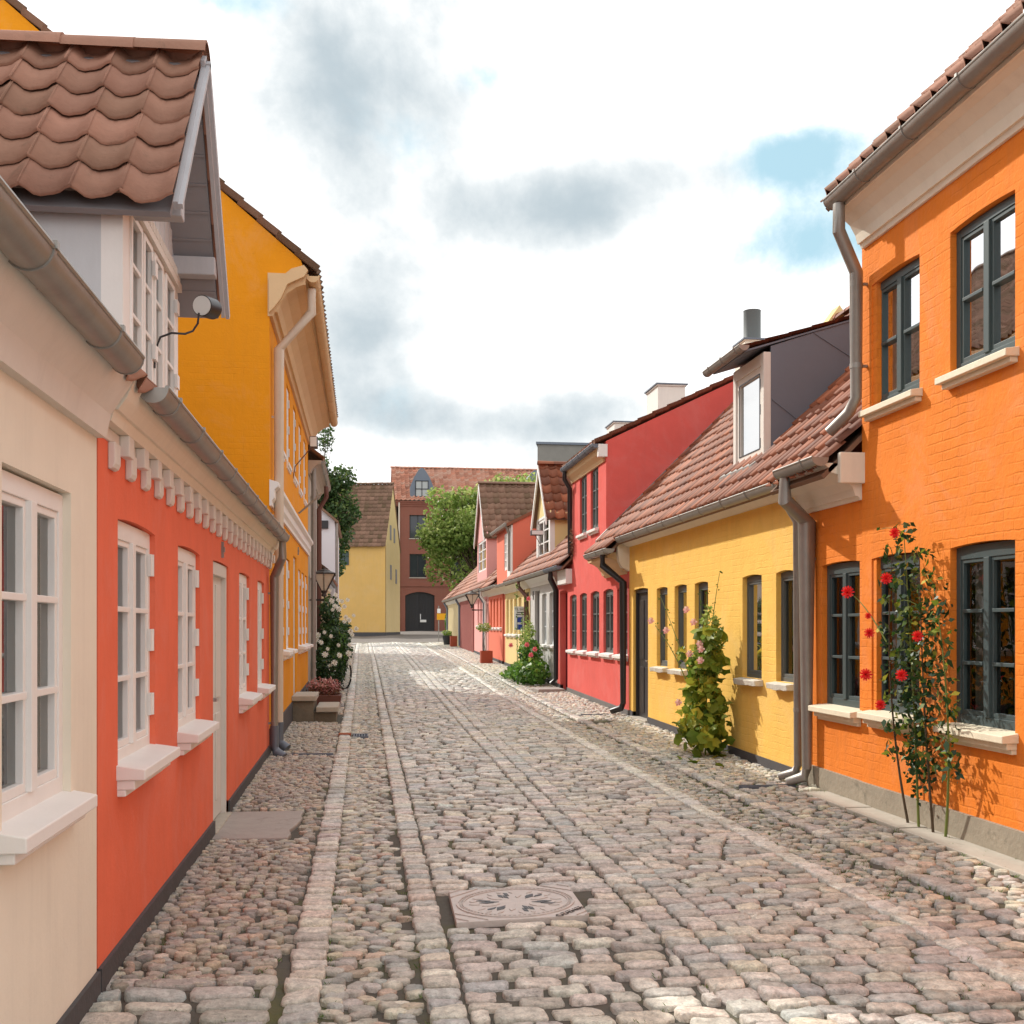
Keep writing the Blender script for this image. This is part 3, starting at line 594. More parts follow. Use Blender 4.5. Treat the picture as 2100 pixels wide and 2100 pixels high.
def window(f, u0, u1, z0, z1, parent, m, rec=.09, two=True, bars=(1/3, 2/3), fw=.055, sill=None, sill_m=None, curtain='side', cm=None, hinge=0, hm=None, sprj=.09, sth=.05, name='window', far_hinge=+1, sill_over=.05, depth=.5, top=0.07, arch=0, msill=False, hinge_zs=(.2, .5, .85)):
    w = MB(f); t0, t1 = rec, rec+.06; W_ = u1-u0
    w.box(t0, t1, u0, u0+fw, z0, z1); w.box(t0, t1, u1-fw, u1, z0, z1); w.box(t0, t1, u0+fw, u1-fw, z0, z0+fw*1.3); w.box(t0, t1, u0+fw, u1-fw, z1-max(top, fw), z1)
    a, b = u0+fw, u1-fw; zb, zt = z0+fw*1.3, z1-max(top, fw); cas = []
    if two:
        mu = (a+b)/2; w.box(t0-.012, t1, mu-.035, mu+.035, zb, zt); cas = [(a, mu-.035), (mu+.035, b)]
    else: cas = [(a, b)]
    for (p, q) in cas:   # casement rails
        c = .028; w.box(t0+.008, t1+.004, p, p+c, zb, zt); w.box(t0+.008, t1+.004, q-c, q, zb, zt); w.box(t0+.008, t1+.004, p+c, q-c, zb, zb+c*1.3); w.box(t0+.008, t1+.004, p+c, q-c, zt-c, zt)
        for r in bars: zz = zb+(zt-zb)*r; w.box(t0-.004, t1, p+c, q-c, zz-.013, zz+.013)
    o = w.build(name, m, parent, bevel=.003 if abs(u0) < 30 else 0)
    g = MB(f)
    g.add([(t0+.035, a, zb), (t0+.035, b, zb), (t0+.035, b, zt), (t0+.035, a, zt)], [(0, 1, 2, 3)]); g.build('pane', GLASS, o)
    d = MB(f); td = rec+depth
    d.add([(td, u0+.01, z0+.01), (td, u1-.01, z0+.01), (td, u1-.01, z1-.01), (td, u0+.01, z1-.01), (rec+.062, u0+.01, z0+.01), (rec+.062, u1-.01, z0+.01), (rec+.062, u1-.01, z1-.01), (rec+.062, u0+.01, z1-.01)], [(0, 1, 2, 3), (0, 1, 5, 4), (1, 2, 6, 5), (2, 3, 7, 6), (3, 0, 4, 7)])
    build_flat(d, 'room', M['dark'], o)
    if curtain:
        cmn = cm or M['curtain']; segs = {'side': ((0, .3), (.72, 1)), 'full': ((0, 1),), 'half': ((0, 1),), 'one': ((0, .45),)}[curtain]
        for (p, q) in segs:
            k = MB(f); n = 14; P = []; ztp = zt if curtain != 'half' else zb+(zt-zb)*.55
            for i in range(n+1):
                uu = a+(b-a)*(p+(q-p)*i/n); tt = rec+.12+.018*math.sin(i*2.3+u0*3)
                P += [(tt, uu, zb-.02), (tt, uu, ztp)]
            k.add(P, [(2*i, 2*i+2, 2*i+3, 2*i+1) for i in range(n)]); k.build('curtain', cmn, o, smooth=True)
    if hinge:
        for zr in hinge_zs[:hinge]:
            zz = z0+(z1-z0)*zr; h = MB(f)
            if far_hinge > 0: h.box(t0-.016, t0+.0, u1-.055, u1-.004, zz-.06, zz+.06); h.box(.004, t0-.016, u1-.018, u1-.004, zz-.06, zz+.06)
            else: h.box(t0-.02, t0+.0, u0+.004, u0+.06, zz-.065, zz+.065)
            h.build('hinge', hm or m, o)
    if sill:
        s = MB(f); so_ = sill_over
        if sill == 'stone':
            n = 6; pts = []
            for i in range(n+1):
                uu = u0-so_+(W_+2*so_)*i/n; e = random.uniform(-.008, .008); e2 = random.uniform(-.01, .01)
                pts += [(-sprj+e, uu, z0-.02+e2*.3), (-sprj+e+.01, uu, z0-sth-.02+e2), (rec+.02, uu, z0-sth-.02), (rec+.02, uu, z0+.004)]
            F = [tuple(i*4+j for j in (0, 1, 5, 4)) for i in range(n)]+[tuple(i*4+j for j in (1, 2, 6, 5)) for i in range(n)]+[tuple(i*4+j for j in (3, 0, 4, 7)) for i in range(n)]+[(0, 1, 2, 3), (n*4+3, n*4+2, n*4+1, n*4)]
            s.add(pts, F)
        else:
            s.hexa([(-sprj, u0-so_, z0-.012), (rec+.01, u0-so_, z0+.014), (rec+.01, u1+so_, z0+.014), (-sprj, u1+so_, z0-.012), (-sprj, u0-so_, z0-.062), (rec+.01, u0-so_, z0-.062), (rec+.01, u1+so_, z0-.062), (-sprj, u1+so_, z0-.062)])
            if msill: s.box(-sprj*.62, 0.01, u0-so_*.5, u1+so_*.5, z0-.108, z0-.0625); s.box(-sprj*.3, 0.01, u0-so_*.4, u1+so_*.4, z0-.14, z0-.1085)
            else: s.box(-sprj*.55, 0.01, u0-so_*.6, u1+so_*.6, z0-.10, z0-.0625)
        s.build('sill', sill_m or m, o, bevel=.005)
    return o

def door(f, u0, u1, z0, z1, parent, m, rec=.14, fm=None, lite=0, knob=1, panels=1, name='door'):
    d = MB(f); d.box(rec+.01, rec+.06, u0+.05, u1-.05, z0+.02, z1-.05)
    if panels:
        w = (u1-u0-.1)
        for i in range(2):
            for (a, b) in ((.08, .42), (.48, .92)):
                p0, p1 = u0+.05+w*(.12+i*.44), u0+.05+w*(.44+i*.44); d.box(rec-.002, rec+.011, p0, p1, z0+(z1-z0)*a, z0+(z1-z0)*b)
    o = d.build(name, m, parent, bevel=.004)
    fr = MB(f); fr.box(rec-.03, rec+.05, u0, u0+.05, z0, z1); fr.box(rec-.03, rec+.05, u1-.05, u1, z0, z1); fr.box(rec-.03, rec+.05, u0+.05, u1-.05, z1-.05-lite, z1); fr.build('frame', fm or m, o, bevel=.003)
    if knob:
        k = MB(f); k.box(rec-.05, rec-.0, u0+.10, u0+.13, z0+1.0, z0+1.03); k.box(rec-.06, rec-.045, u0+.10, u0+.22, z0+1.0, z0+1.025); k.build('handle', M['chrome'], o)
    return o

def gutter(f, u0, u1, t, z, r, m, parent, brackets=.75, caps=(True, True), bow=.004, name='gutter', capm=None):
    """half-round gutter, outer lip at depth t, rim height z"""
    mb = MB(f); n = 10; tc = t+r
    def arc(rad): return [(tc-rad*math.cos(math.pi*i/n), z-rad*math.sin(math.pi*i/n)) for i in range(n+1)]
    A, B = arc(r), arc(r-.006); prof = A+B[::-1]
    mb.extrude(prof, u0, u1, .5)
    if brackets:
        u = u0+brackets*.4
        while u < u1:
            O_, I_ = arc(r+.006), arc(r-.001)
            mb.extrude(O_+I_[::-1], u-.011, u+.011, .3); mb.box(t-.012, t+.012, u-.014, u+.014, z-.005, z+.018); u += brackets
    o = mb.build(name, m, parent, smooth=True)
    lp = MB(f); lp.tube([(t+.004, u0, z+.002), (t+.004, u1, z+.002)], .011, 8); lp.build('bead', m, o, smooth=True)
    for c, uu in zip(caps, (u0, u1)):
        if c: kk = MB(f); kk.poly([(a, uu-.004, b) for a, b in arc(r+.003)], (0, .008, 0)) if False else kk.extrude(arc(r+.003), uu-.004, uu+.004); kk.build('end_cap', capm or m, o)
    return o
def pipe(f, pts, r, m, parent, bands=(), name='downpipe'):
    p = MB(f); p.tube(pts, r, 12); o = p.build(name, m, parent, smooth=True)
    for (t, u, z) in bands:
        b = MB(f); b.tube([(t, u, z-.022), (t, u, z+.022)], r+.006, 12); b.box(t, t+.12, u-.012, u+.012, z-.012, z+.012); b.build('pipe_band', m, o, smooth=True)
    return o

def tiles(name, O, U, Sv, width, length, m, parent, tw=.215, ex=.30, seg=8, amp=.035, lift=.030, skip=None, roll=False):
    """clay pantiles: O lower-left corner, U along the eaves, Sv up the slope (unit vectors)"""
    O, U, Sv = Vector(O), Vector(U).normalized(), Vector(Sv).normalized(); N = U.cross(Sv).normalized()
    if N.z < 0: N = -N
    nc = max(1, round(width/tw)); tw = width/nc; nr = max(1, math.ceil(length/ex)); V = []; Q = []; A = []; k = 0
    us = np.linspace(0, 1, seg+1)
    def prof(x): return amp*(math.cos(2*math.pi*(x**.85))*.9+.25*math.cos(4*math.pi*x))
    P = [prof(x) for x in us] if not roll else [amp*(1.9*math.exp(-((x-.78)/.13)**2)-.55+.2*math.cos(2*math.pi*x)) for x in us]
    for r in range(nr):
        s0 = r*ex; s1 = min(s0+ex*1.16, length+ex*.1)
        for c in range(nc):
            if skip and skip((c+.5)*tw, s0+ex/2): continue
            j = random.gauss(0, .003); ju = random.gauss(0, .0018); js = random.gauss(0, .004); rv = random.random()
            for (ss, ll) in ((s0+js-.001, lift+j-.016), (s0+js, lift+j), (s1, .004)):
                for i, x in enumerate(us):
                    p = O+U*((c+x*1.06-.03)*tw+ju)+Sv*ss+N*(ll+P[i]+.0015*i/seg); V.append(tuple(p))
            A += [rv]*(3*(seg+1)); n = seg+1
            for i in range(seg):
                Q.append((k+i, k+i+1, k+n+i+1, k+n+i)); Q.append((k+n+i, k+n+i+1, k+2*n+i+1, k+2*n+i))
            k += 3*n
    return npmesh(name, np.array(V), np.array(Q), m, parent, attrs=A, smooth=False)
def ridge(name, a, b, m, parent, rad=.11, L=.38, down=0.):
    a, b = Vector(a), Vector(b); d = (b-a); n = max(1, round(d.length/L)); d = d/n; mb = MB(); u = d.normalized(); side = u.cross(Vector((0, 0, 1))).normalized(); up = side.cross(u)
    for i in range(n):
        p = a+d*i-u*.02; q = a+d*(i+1)+u*.02; pts = []; j = random.uniform(-.006, .006); rv = random.random()
        for (c, rr) in ((p, rad*1.06), (q, rad*.95)):
            for k in range(9):
                t = math.pi*k/8; w = c+side*math.cos(t)*rr+up*(math.sin(t)*rr*.8+j-.02); pts.append(tuple(w))
        for (c, rr) in ((p, rad*.92), (q, rad*.82)):
            for k in range(9):
                t = math.pi*k/8; w = c+side*math.cos(t)*rr+up*(math.sin(t)*rr*.8+j-.02); pts.append(tuple(w))
        F = [(k, k+1, 10+k, 9+k) for k in range(8)]+[(k, 18+k, 19+k, k+1) for k in range(8)]
        mb.add(pts, F, rv)
    return mb.build(name, m, parent, smooth=True)
def slabroof(name, pts, th, m, parent):
    mb = MB(); a, b, c = Vector(pts[0]), Vector(pts[1]), Vector(pts[2]); n = (b-a).cross(c-a).normalized()
    if n.z > 0: n = -n
    mb.poly([tuple(p) for p in pts], tuple(n*th), .5); return mb.build(name, m, parent)
def chimney(x0, x1, y0, y1, z0, z1, m, parent, pipe_h=0, cap=.06):
    mb = MB(); mb.box(x0, x1, y0, y1, z0, z1); mb.box(x0-cap*.5, x1+cap*.5, y0-cap*.5, y1+cap*.5, z1, z1+cap*.7); o = mb.build('chimney', m, parent, bevel=.01)
    cp = MB(); cp.box(x0-cap, x1+cap, y0-cap, y1+cap, z1+cap*.7, z1+cap*.7+.03); cp.build('cap', M['zincdark'], o)
    if pipe_h: p = MB(); p.lathe(((x0+x1)/2, (y0+y1)/2, z1+.05), [(.19, 0), (.17, .05), (.17, pipe_h), (.175, pipe_h+.02)], 20); p.build('flue', M['frame_grey'], o, smooth=True)
    return o
def anchor(f, u, z, parent, m, h=.22):
    a = MB(f); a.box(-.02, .004, u-.012, u+.012, z-h/2, z+h/2); a.box(-.028, -.02, u-.02, u+.02, z-.02, z+.02); a.build('wall_anchor', m, parent)
def plinth(f, u0, u1, x, m, parent, h=.10, prj=.018, gaps=(), z_bot=-.3):
    mb = MB(f); us = [u0]; 
    segs = []; cur = u0
    for a, b in sorted(gaps): segs.append((cur, a)); cur = b
    segs.append((cur, u1))
    for a, b in segs:
        if b-a < .02: continue
        n = max(1, round((b-a)/2.5))
        for i in range(n):
            p, q = a+(b-a)*i/n, a+(b-a)*(i+1)/n; zp, zq = float(H(x, p))+h, float(H(x, q))+h
            mb.hexa([(-prj, p, z_bot), (.05, p, z_bot), (.05, q, z_bot), (-prj, q, z_bot), (-prj, p, zp), (.05, p, zp+.004), (.05, q, zq+.004), (-prj, q, zq)], .5)
    return mb.build('plinth', m, parent)
CORN = [(0, -.40), (-.03, -.40), (-.05, -.36), (-.075, -.36), (-.10, -.28), (-.16, -.19), (-.25, -.125), (-.32, -.10), (-.34, -.10), (-.34, -.05), (-.37, -.03), (-.37, 0), (0, 0)]
def cornice(f, u0, u1, z, sc, szc, m, parent, name='cornice'):
    mb = MB(f); mb.extrude([(t*sc if t < 0 else .02, z+h*szc) for t, h in CORN], u0, u1, .5); return mb.build(name, m, parent)
# ------------------------------------------------------------------ left row
f = FL(XL)
def left_dormer_house():
    t = thing('house', 'low coral red house with white windows, toothed cornice and gabled attic dormer, left', 'house', (XL, 9.5, 0))
    m = M['red_k']; wins = [(5.45, 6.40), (7.17, 8.11), (10.63, 11.58), (12.46, 13.28)]; zb, zt = .95, 2.13
    wall('wall', f, 5.05, 13.985, -.2, 2.6, [(a, b, zb, zt, .018) for a, b in wins]+[(8.81, 9.79, -.2, 2.13, .012)], m, t)
    plinth(f, 5.05, 13.98, XL, M['plinth'], t, h=.105, gaps=[(8.81, 9.79)])
    for a, b in wins:
        window(f, a, b, zb, zt-.01, t, M['white'], rec=.028, bars=(1/3, 2/3), fw=.05, sill='board', sill_m=M['white'], curtain='side', cm=M['curtain_w'] if a > 9 else M['plankred'], hinge=3, sprj=.13, sill_over=.03, msill=True, depth=.9, top=.09)
    door(f, 8.81, 9.79, .03, 2.12, t, M['doorgrey'], rec=.045, fm=M['doorgrey'], lite=.05)
    mb = MB(f); mb.box(-.03, .28, 8.80, 9.80, -.1, .035); mb.build('threshold', M['slabl'], t, bevel=.01)
    z = float(H(-.85, 9.2)); mb = MB(); mb.poly([(-1.17, 8.62, z-.04), (-.57, 8.60, z-.04), (-.55, 8.78, z-.04), (-.575, 8.95, z-.04), (-.53, 9.2, z-.04), (-.50, 9.5, z-.04), (-.52, 9.62, z-.04), (-.51, 9.86, z-.04), (-1.17, 9.88, z-.04)], (0, 0, .048)); mb.build('doorstep_slab', M['slab'], t, bevel=.012)
    # cornice: teeth, stubs, cove
    mb = MB(f); mb.extrude([(.02, 2.50), (-.055, 2.50), (-.07, 2.55), (-.085, 2.55), (-.12, 2.60), (-.155, 2.68), (-.155, 2.72), (.02, 2.72)], 5.05, 13.98); mb.build('cornice', M['cream'], t)
    mb = MB(f); mb.box(-.012, .01, 5.05, 13.98, 2.44, 2.4995)
    n = int((13.98-5.1)/.375)
    for i in range(n+1):
        u = 5.24+i*.375
        if u+.07 < 13.98:
            mb.extrude([(0, 2.44), (-.034, 2.44), (-.034, 2.345), (-.026, 2.325), (-.012, 2.318), (0, 2.318)], u, u+.115); mb.extrude([(-.012, 2.4995), (-.058, 2.4995), (-.058, 2.40), (-.012, 2.40)], u+.19, u+.30)
    mb.build('cornice_teeth', M['offwhite'], t, bevel=.006)
    gutter(f, 5.25, 13.68, -.262, 2.69, .068, M['zinc'], t, brackets=.8, capm=M['zinc'])
    pipe(f, [(-.19, 13.56, 2.63), (-.19, 13.56, 2.44), (-.075, 13.82, 2.22), (-.075, 13.82, .42)], .040, M['zinc'], t, bands=[(-.075, 13.82, 2.02), (-.075, 13.82, .45)])
    pipe(f, [(-.075, 13.82, .42), (-.075, 13.82, .16), (-.10, 13.81, .10), (-.20, 13.75, .045)], .052, M['zincdark'], t, name='pipe_shoe')
    anchor(f, 9.32, 2.235, t, M['zinc'], .13)
    # roof, ridge along the street
    zr, xr = 6.55, -4.8; a = Vector((xr-(-.98), 0, zr-2.655)); L = a.length; sv = a/L
    tiles('roof', (-.98, 5.05, 2.65), (0, 1, 0), sv, 8.93, L, M['tile_old'], t, skip=lambda w, s: 0.75 < w < 1.95 and .35 < s < 2.4)
    slabroof('roof_back', [(xr, 5.05, zr), (xr, 13.98, zr), (-8.7, 13.98, 2.7), (-8.7, 5.05, 2.7)], .1, M['tile_old'], t)
    slabroof('roof_boards', [(-1.03, 5.06, 2.60), (-1.03, 13.97, 2.60), (xr, 13.97, zr-.06), (xr, 5.06, zr-.06)], .05, M['greyboard'], t)
    # dormer
    dx = -1.14; v0, v1, va = 5.56, 7.17, 6.40; zs = 3.72; zap = 4.76
    F2 = FL(dx); D = MB(F2)
    lights = [(5.72, 6.0), (6.04, 6.28), (6.345, 6.60), (6.70, 7.0)]
    ops = [(a, b, 2.88, 3.66) for a, b in lights]
    def ex(mb): mb.poly([(0.0, v0, 3.80), (0.0, v1, 3.80), (0.0, va+.42, 4.34), (0.0, va, 4.80), (0.0, va-.42, 4.34)], (.05, 0, 0), .5)
    wl = wall('dormer', F2, v0, v1, 2.62, 3.69, ops, M['white'], t, th=.10, extra=None)
    mb = MB(F2); mb.poly([(0.0, v0+.02, 3.69), (0.0, v1-.02, 3.69), (0.0, va, 4.60)], (.05, 0, 0), .5)
    for i in range(10):
        a = v0+.13+i*.135; b = a+.122; zt = 3.69+(va-abs((a+b)/2-va)-v0-.02-.07)*1.08 if False else min(3.69+(a-v0-.02)*1.08, 3.69+(v1-.02-b)*1.08)
        if zt > 3.82: mb.box(-.010, .0, a, b, 3.8, zt)
    mb.build('gable_boards', M['bluegrey'], wl)
    mb = MB(F2); mb.box(-.03, .0, v0+.03, v1-.03, 3.67, 3.715); mb.box(-.015, .0, v0+.07, v1-.07, 3.715, 3.77)
    for i in range(34): mb.box(-.032, -.015, v0+.08+i*.0422, v0+.08+i*.0422+.026, 3.715, 3.765)
    mb.build('toothed_trim', M['offwhite'], wl)
    for i, (a, b) in enumerate(lights): window(F2, a, b, 2.88, 3.66, wl, M['white'], rec=.02, two=False, bars=(.37, .69), fw=.018, curtain=None, hinge=1 if i in (0, 3) else 0, hinge_zs=(.4,), depth=.6, top=.02) if False else dormer_light(F2, a, b, wl, i)
    # side walls
    for v in (v0, v1):
        mb = MB(F2); mb.poly([(0.10, v, 2.62), (1.2, v, 3.75), (0.10, v, 3.75)], (0, .04 if v == v0 else -.04, 0), .5); mb.build('cheek', M['bluegrey'], wl)
    # dormer roof: near slope tiles, far slope boards and tiles; verge overhangs the street
    xv = -.885; back = -3.15
    for sgn, ve in ((-1, 5.42), (1, 7.32)):
        ze = 3.60; sl = Vector((0, va-ve, zap-ze)); Ls = sl.length; sl = sl/Ls
        tiles('dormer_roof', (back, ve, ze) if sgn < 0 else (xv, ve, ze), (1, 0, 0) if sgn < 0 else (-1, 0, 0), sl, xv-back, Ls, M['tile_old'], wl, tw=.235, ex=.258, amp=.028, lift=.03)
        nrm = Vector((0, -sl.z, sl.y)) if sl.z*0+sgn > 0 else Vector((0, sl.z, -sl.y)); nrm = nrm if nrm.z < 0 else -nrm
        mb = MB(); q = [Vector((xv-.02, ve+.02*sgn*-1, ze-.01)), Vector((xv-.02, va, zap-.02)), Vector((back, va, zap-.02)), Vector((back, ve+.02*sgn*-1, ze-.01))]
        mb.poly([tuple(p+nrm*.035) for p in q], tuple(nrm*.03), .5)
        for k in range(1, 9):
            c0 = q[0].lerp(q[1], k/9.)+nrm*.066; mb.hexa([tuple(c0+o_) for o_ in (Vector((0, 0, 0)), Vector((-.26, 0, 0)), Vector((-.26, 0, 0))+sl*.014, sl*.014)]+[tuple(c0+o_+nrm*.006) for o_ in (Vector((0, 0, 0)), Vector((-.26, 0, 0)), Vector((-.26, 0, 0))+sl*.014, sl*.014)], .2)
        mb.build('soffit', M['greyboard'], wl)
        mb = MB()   # bargeboards with small returns
        for dx_, w_, o2 in (((.0, .04, .0), (.022, .025, -.01)) if sgn < 0 else ((.0, .11, .02), (.022, .05, -.012))):
            p0 = Vector((xv+dx_, ve, ze+o2)); p1 = Vector((xv+dx_, va, zap+o2)); 
            mb.hexa([tuple(p0), tuple(p1), tuple(p1+Vector((.022, 0, 0))), tuple(p0+Vector((.022, 0, 0))), tuple(p0+nrm*w_), tuple(p1+nrm*w_), tuple(p1+nrm*w_+Vector((.022, 0, 0))), tuple(p0+nrm*w_+Vector((.022, 0, 0)))], .5)
        mb.build('bargeboard', M['bargegrey'], wl)
        mb = MB(); py = ve+(va-ve)*.34; pz = ze+(zap-ze)*.34-(.30 if sgn < 0 else .20); mb.box(back+1., xv-.005, py-.05, py+.05, pz-.06, pz+.05); mb.build('purlin', M['bargegrey'], wl, bevel=.006)
    ridge('ridge_tiles', (xv+.01, va, zap+.0), (back, va, zap+.0), M['tile_old'], wl, rad=.125, L=.36)
    return t
def dormer_light(F2, a, b, wl, i):
    w = MB(F2); c = .03; z0, z1 = 2.88, 3.66
    for (p, q) in ((a, a+c), (b-c, b)): w.box(-.012, .03, p, q, z0, z1)
    w.box(-.012, .03, a+c, b-c, z0, z0+c*1.4); w.box(-.012, .03, a+c, b-c, z1-c, z1)
    for r in (.36, .68): w.box(-.006, .02, a+c, b-c, z0+(z1-z0)*r-.011, z0+(z1-z0)*r+.011)
    o = w.build('window', M['white'], wl, bevel=.003)
    g = MB(F2); g.add([(.012, a+c, z0+c), (.012, b-c, z0+c), (.012, b-c, z1-c), (.012, a+c, z1-c)], [(0, 1, 2, 3)]); g.build('pane', GLASS, o) if False else sub(g, 'pane', GLASS, wl)
    d = MB(F2); d.box(.5, .51, a-.1, b+.1, z0, z1); sub(d, 'room', M['dark'], wl); d = MB(F2); d.box(.06, .065, a+.005, b-.005, z0, z1-.17-.05*(i % 2)); sub(d, 'sky_glare_sheet', M['white'], wl)  # added white sheet behind the glass, standing in for bright sky reflected low down
    if i in (1, 3):
        h = MB(F2); h.box(-.03, -.012, b-.035, b+.045, 3.05, 3.13); h.box(-.03, -.012, b-.035, b+.045, 3.5, 3.58); sub(h, 'hinge', M['white'], wl)
def sub(mb, n, m, p): return mb.build(n, m, p)
left_dormer_house()

# plain cream neighbour nearest the viewer
t = thing('house', 'plain pale cream house at the very left edge, before the coral house', 'house', (XL, 3, 0))
wall('wall', f, -6, 5.03, -.2, 2.72, [(3.75, 4.6, .95, 2.13)], M['cream'], t); plinth(f, -6, 5.03, XL, M['plinth'], t)
window(f, 3.75, 4.6, .95, 2.12, t, M['white'], rec=.03, sill='board', curtain='side', cm=M['curtain_w'])
a = Vector((-4.8+.98, 0, 6.5-2.65)); tiles('roof', (-.98, -6, 2.65), (0, 1, 0), a.normalized(), 11.03, a.length, M['tile_old'], t)
mb = MB(f); mb.extrude([(.02, 2.42), (-.04, 2.42), (-.06, 2.52), (-.15, 2.66), (-.15, 2.72), (.02, 2.72)], -6, 5.03); mb.build('cornice', M['offwhite'], t)
gutter(f, -6, 4.68, -.262, 2.69, .068, M['zinc'], t, brackets=.9)
slabroof('roof_back', [(-4.8, -6, 6.5), (-4.8, 5.03, 6.5), (-8.7, 5.03, 2.7), (-8.7, -6, 2.7)], .1, M['tile_old'], t)

def amber_house():
    t = thing('house', 'tall two-storey amber yellow house with deep tan eaves, second on the left', 'house', (XL, 19, 0)); m = M['amber']
    up = [(15.72, 16.5), (17.1, 17.85), (18.75, 19.5), (20.3, 21.05), (21.95, 22.75)]; lo = [(15.85, 16.62), (17.02, 17.8), (20.2, 20.95), (21.3, 22.05), (22.5, 23.3)]
    wall('wall', f, 14.02, 23.7, -.2, 5.6, [(a, b, 4.1, 5.28) for a, b in up]+[(a, b, 1.28, 2.65) for a, b in lo]+[(18.76, 19.62, .45, 2.8)], m, t)
    mb = MB(); pts = [(XL-.001, 14.012, 2.2), (XL-.001, 14.012, 5.84), (-.89, 14.012, 5.93), (-.86, 14.012, 5.99), (-.74, 14.012, 6.06), (-.76, 14.012, 6.12), (-4.6, 14.012, 9.38), (-8.2, 14.012, 6.2), (-8.2, 14.012, 2.2)]; mb.poly(pts, (0, .3, 0), .5); mb.build('gable_wall', m, t)
    mb = MB(); mb.poly([(x-.003, 23.39, z) for x, y, z in pts], (0, .3, 0), .5); mb.build('gable_wall', m, t)
    plinth(f, 14.02, 23.7, XL, M['plinth'], t, h=.30, gaps=[(18.76, 19.62)])
    for a, b in up: window(f, a, b, 4.1, 5.27, t, M['white'], rec=.022, bars=(1/3, 2/3), fw=.045, curtain='side', cm=M['curtain_w'], hinge=3, far_hinge=1, sill='board', sprj=.04, sill_over=.0)
    for a, b in lo: window(f, a, b, 1.28, 2.64, t, M['white'], rec=.022, bars=(1/3, 2/3), fw=.045, curtain='side', cm=M['curtain_w'], hinge=3, sill='board', sprj=.13, sill_over=.05, msill=True)
    door(f, 18.76, 19.62, .45, 2.79, t, M['offwhite'], rec=.06)
    mb = MB(f); mb.extrude([(.0, 3.10), (-.03, 3.10), (-.03, 3.16), (-.06, 3.20), (-.06, 3.30), (-.11, 3.34), (-.11, 3.39), (0, 3.42)], 14.00, 23.7); mb.build('string_course', M['white'], t)
    cornice(f, 14.0, 23.85, 5.95, 1.28, 1.32, M['tan'], t)
    mb = MB(f); mb.extrude([(.0, 5.45), (-.05, 5.50), (-.14, 5.62), (-.22, 5.80), (-.42, 5.90), (-.47, 5.98), (-.42, 6.04), (-.27, 5.99), (-.2, 5.93), (0, 5.88)], 13.93, 14.0); mb.build('cornice_end', M['tan'], t)
    gutter(f, 14.0, 24.0, -.60, 5.93, .075, M['tan'], t, brackets=1.0)
    pipe(f, [(-.50, 14.25, 5.84), (-.50, 14.25, 5.55), (-.09, 14.35, 5.10), (-.09, 14.35, .42)], .052, M['pipe_cream'], t, bands=[(-.09, 14.35, 4.25)])
    pipe(f, [(-.09, 14.35, .42), (-.09, 14.35, .17), (-.2, 14.3, .09)], .06, M['zincdark'], t, name='pipe_shoe')
    a = Vector((-4.6+.56, 0, 9.42-5.99)); tiles('roof', (-.56, 13.93, 5.985), (0, 1, 0), a.normalized(), 9.85, a.length, M['tile_brown'], t)
    slabroof('roof_back', [(-4.6, 13.95, 9.4), (-4.6, 23.8, 9.4), (-8.6, 23.8, 5.9), (-8.6, 13.95, 5.9)], .1, M['tile_brown'], t)
    ridge('ridge_tiles', (-4.6, 13.9, 9.47), (-4.6, 23.8, 9.47), M['tile_brown'], t)
    anchor(f, 20.0, 2.95, t, M['zinc'], .14)
    mb = MB(f); mb.tube([(-.02, 19.9, 3.6), (-.42, 19.9, 3.95)], .018, 8); mb.build('flag_bracket', M['zinc'], t)
    z = float(H(XL, 18.9))
    mb = MB(); mb.box(-1.14, -.79, 18.34, 19.5, z-.1, z+.30); mb.box(-.79, -.43, 18.38, 19.5, z-.1, z+.12); o = mb.build('steps', mat('mossy_step_base', (.20, .17, .13), .9, .1, var=.25, vscale=6, bump=.8, bscale=25, grime=.8), t, bevel=.01)
    for (a, b, c) in ((-1.14, -.755, z+.302), (-.752, -.40, z+.122)): mb = MB(); mb.box(a, b, 18.29, 19.55, c, c+.085); mb.build('tread', M['slabl'], o, bevel=.012)
amber_house()

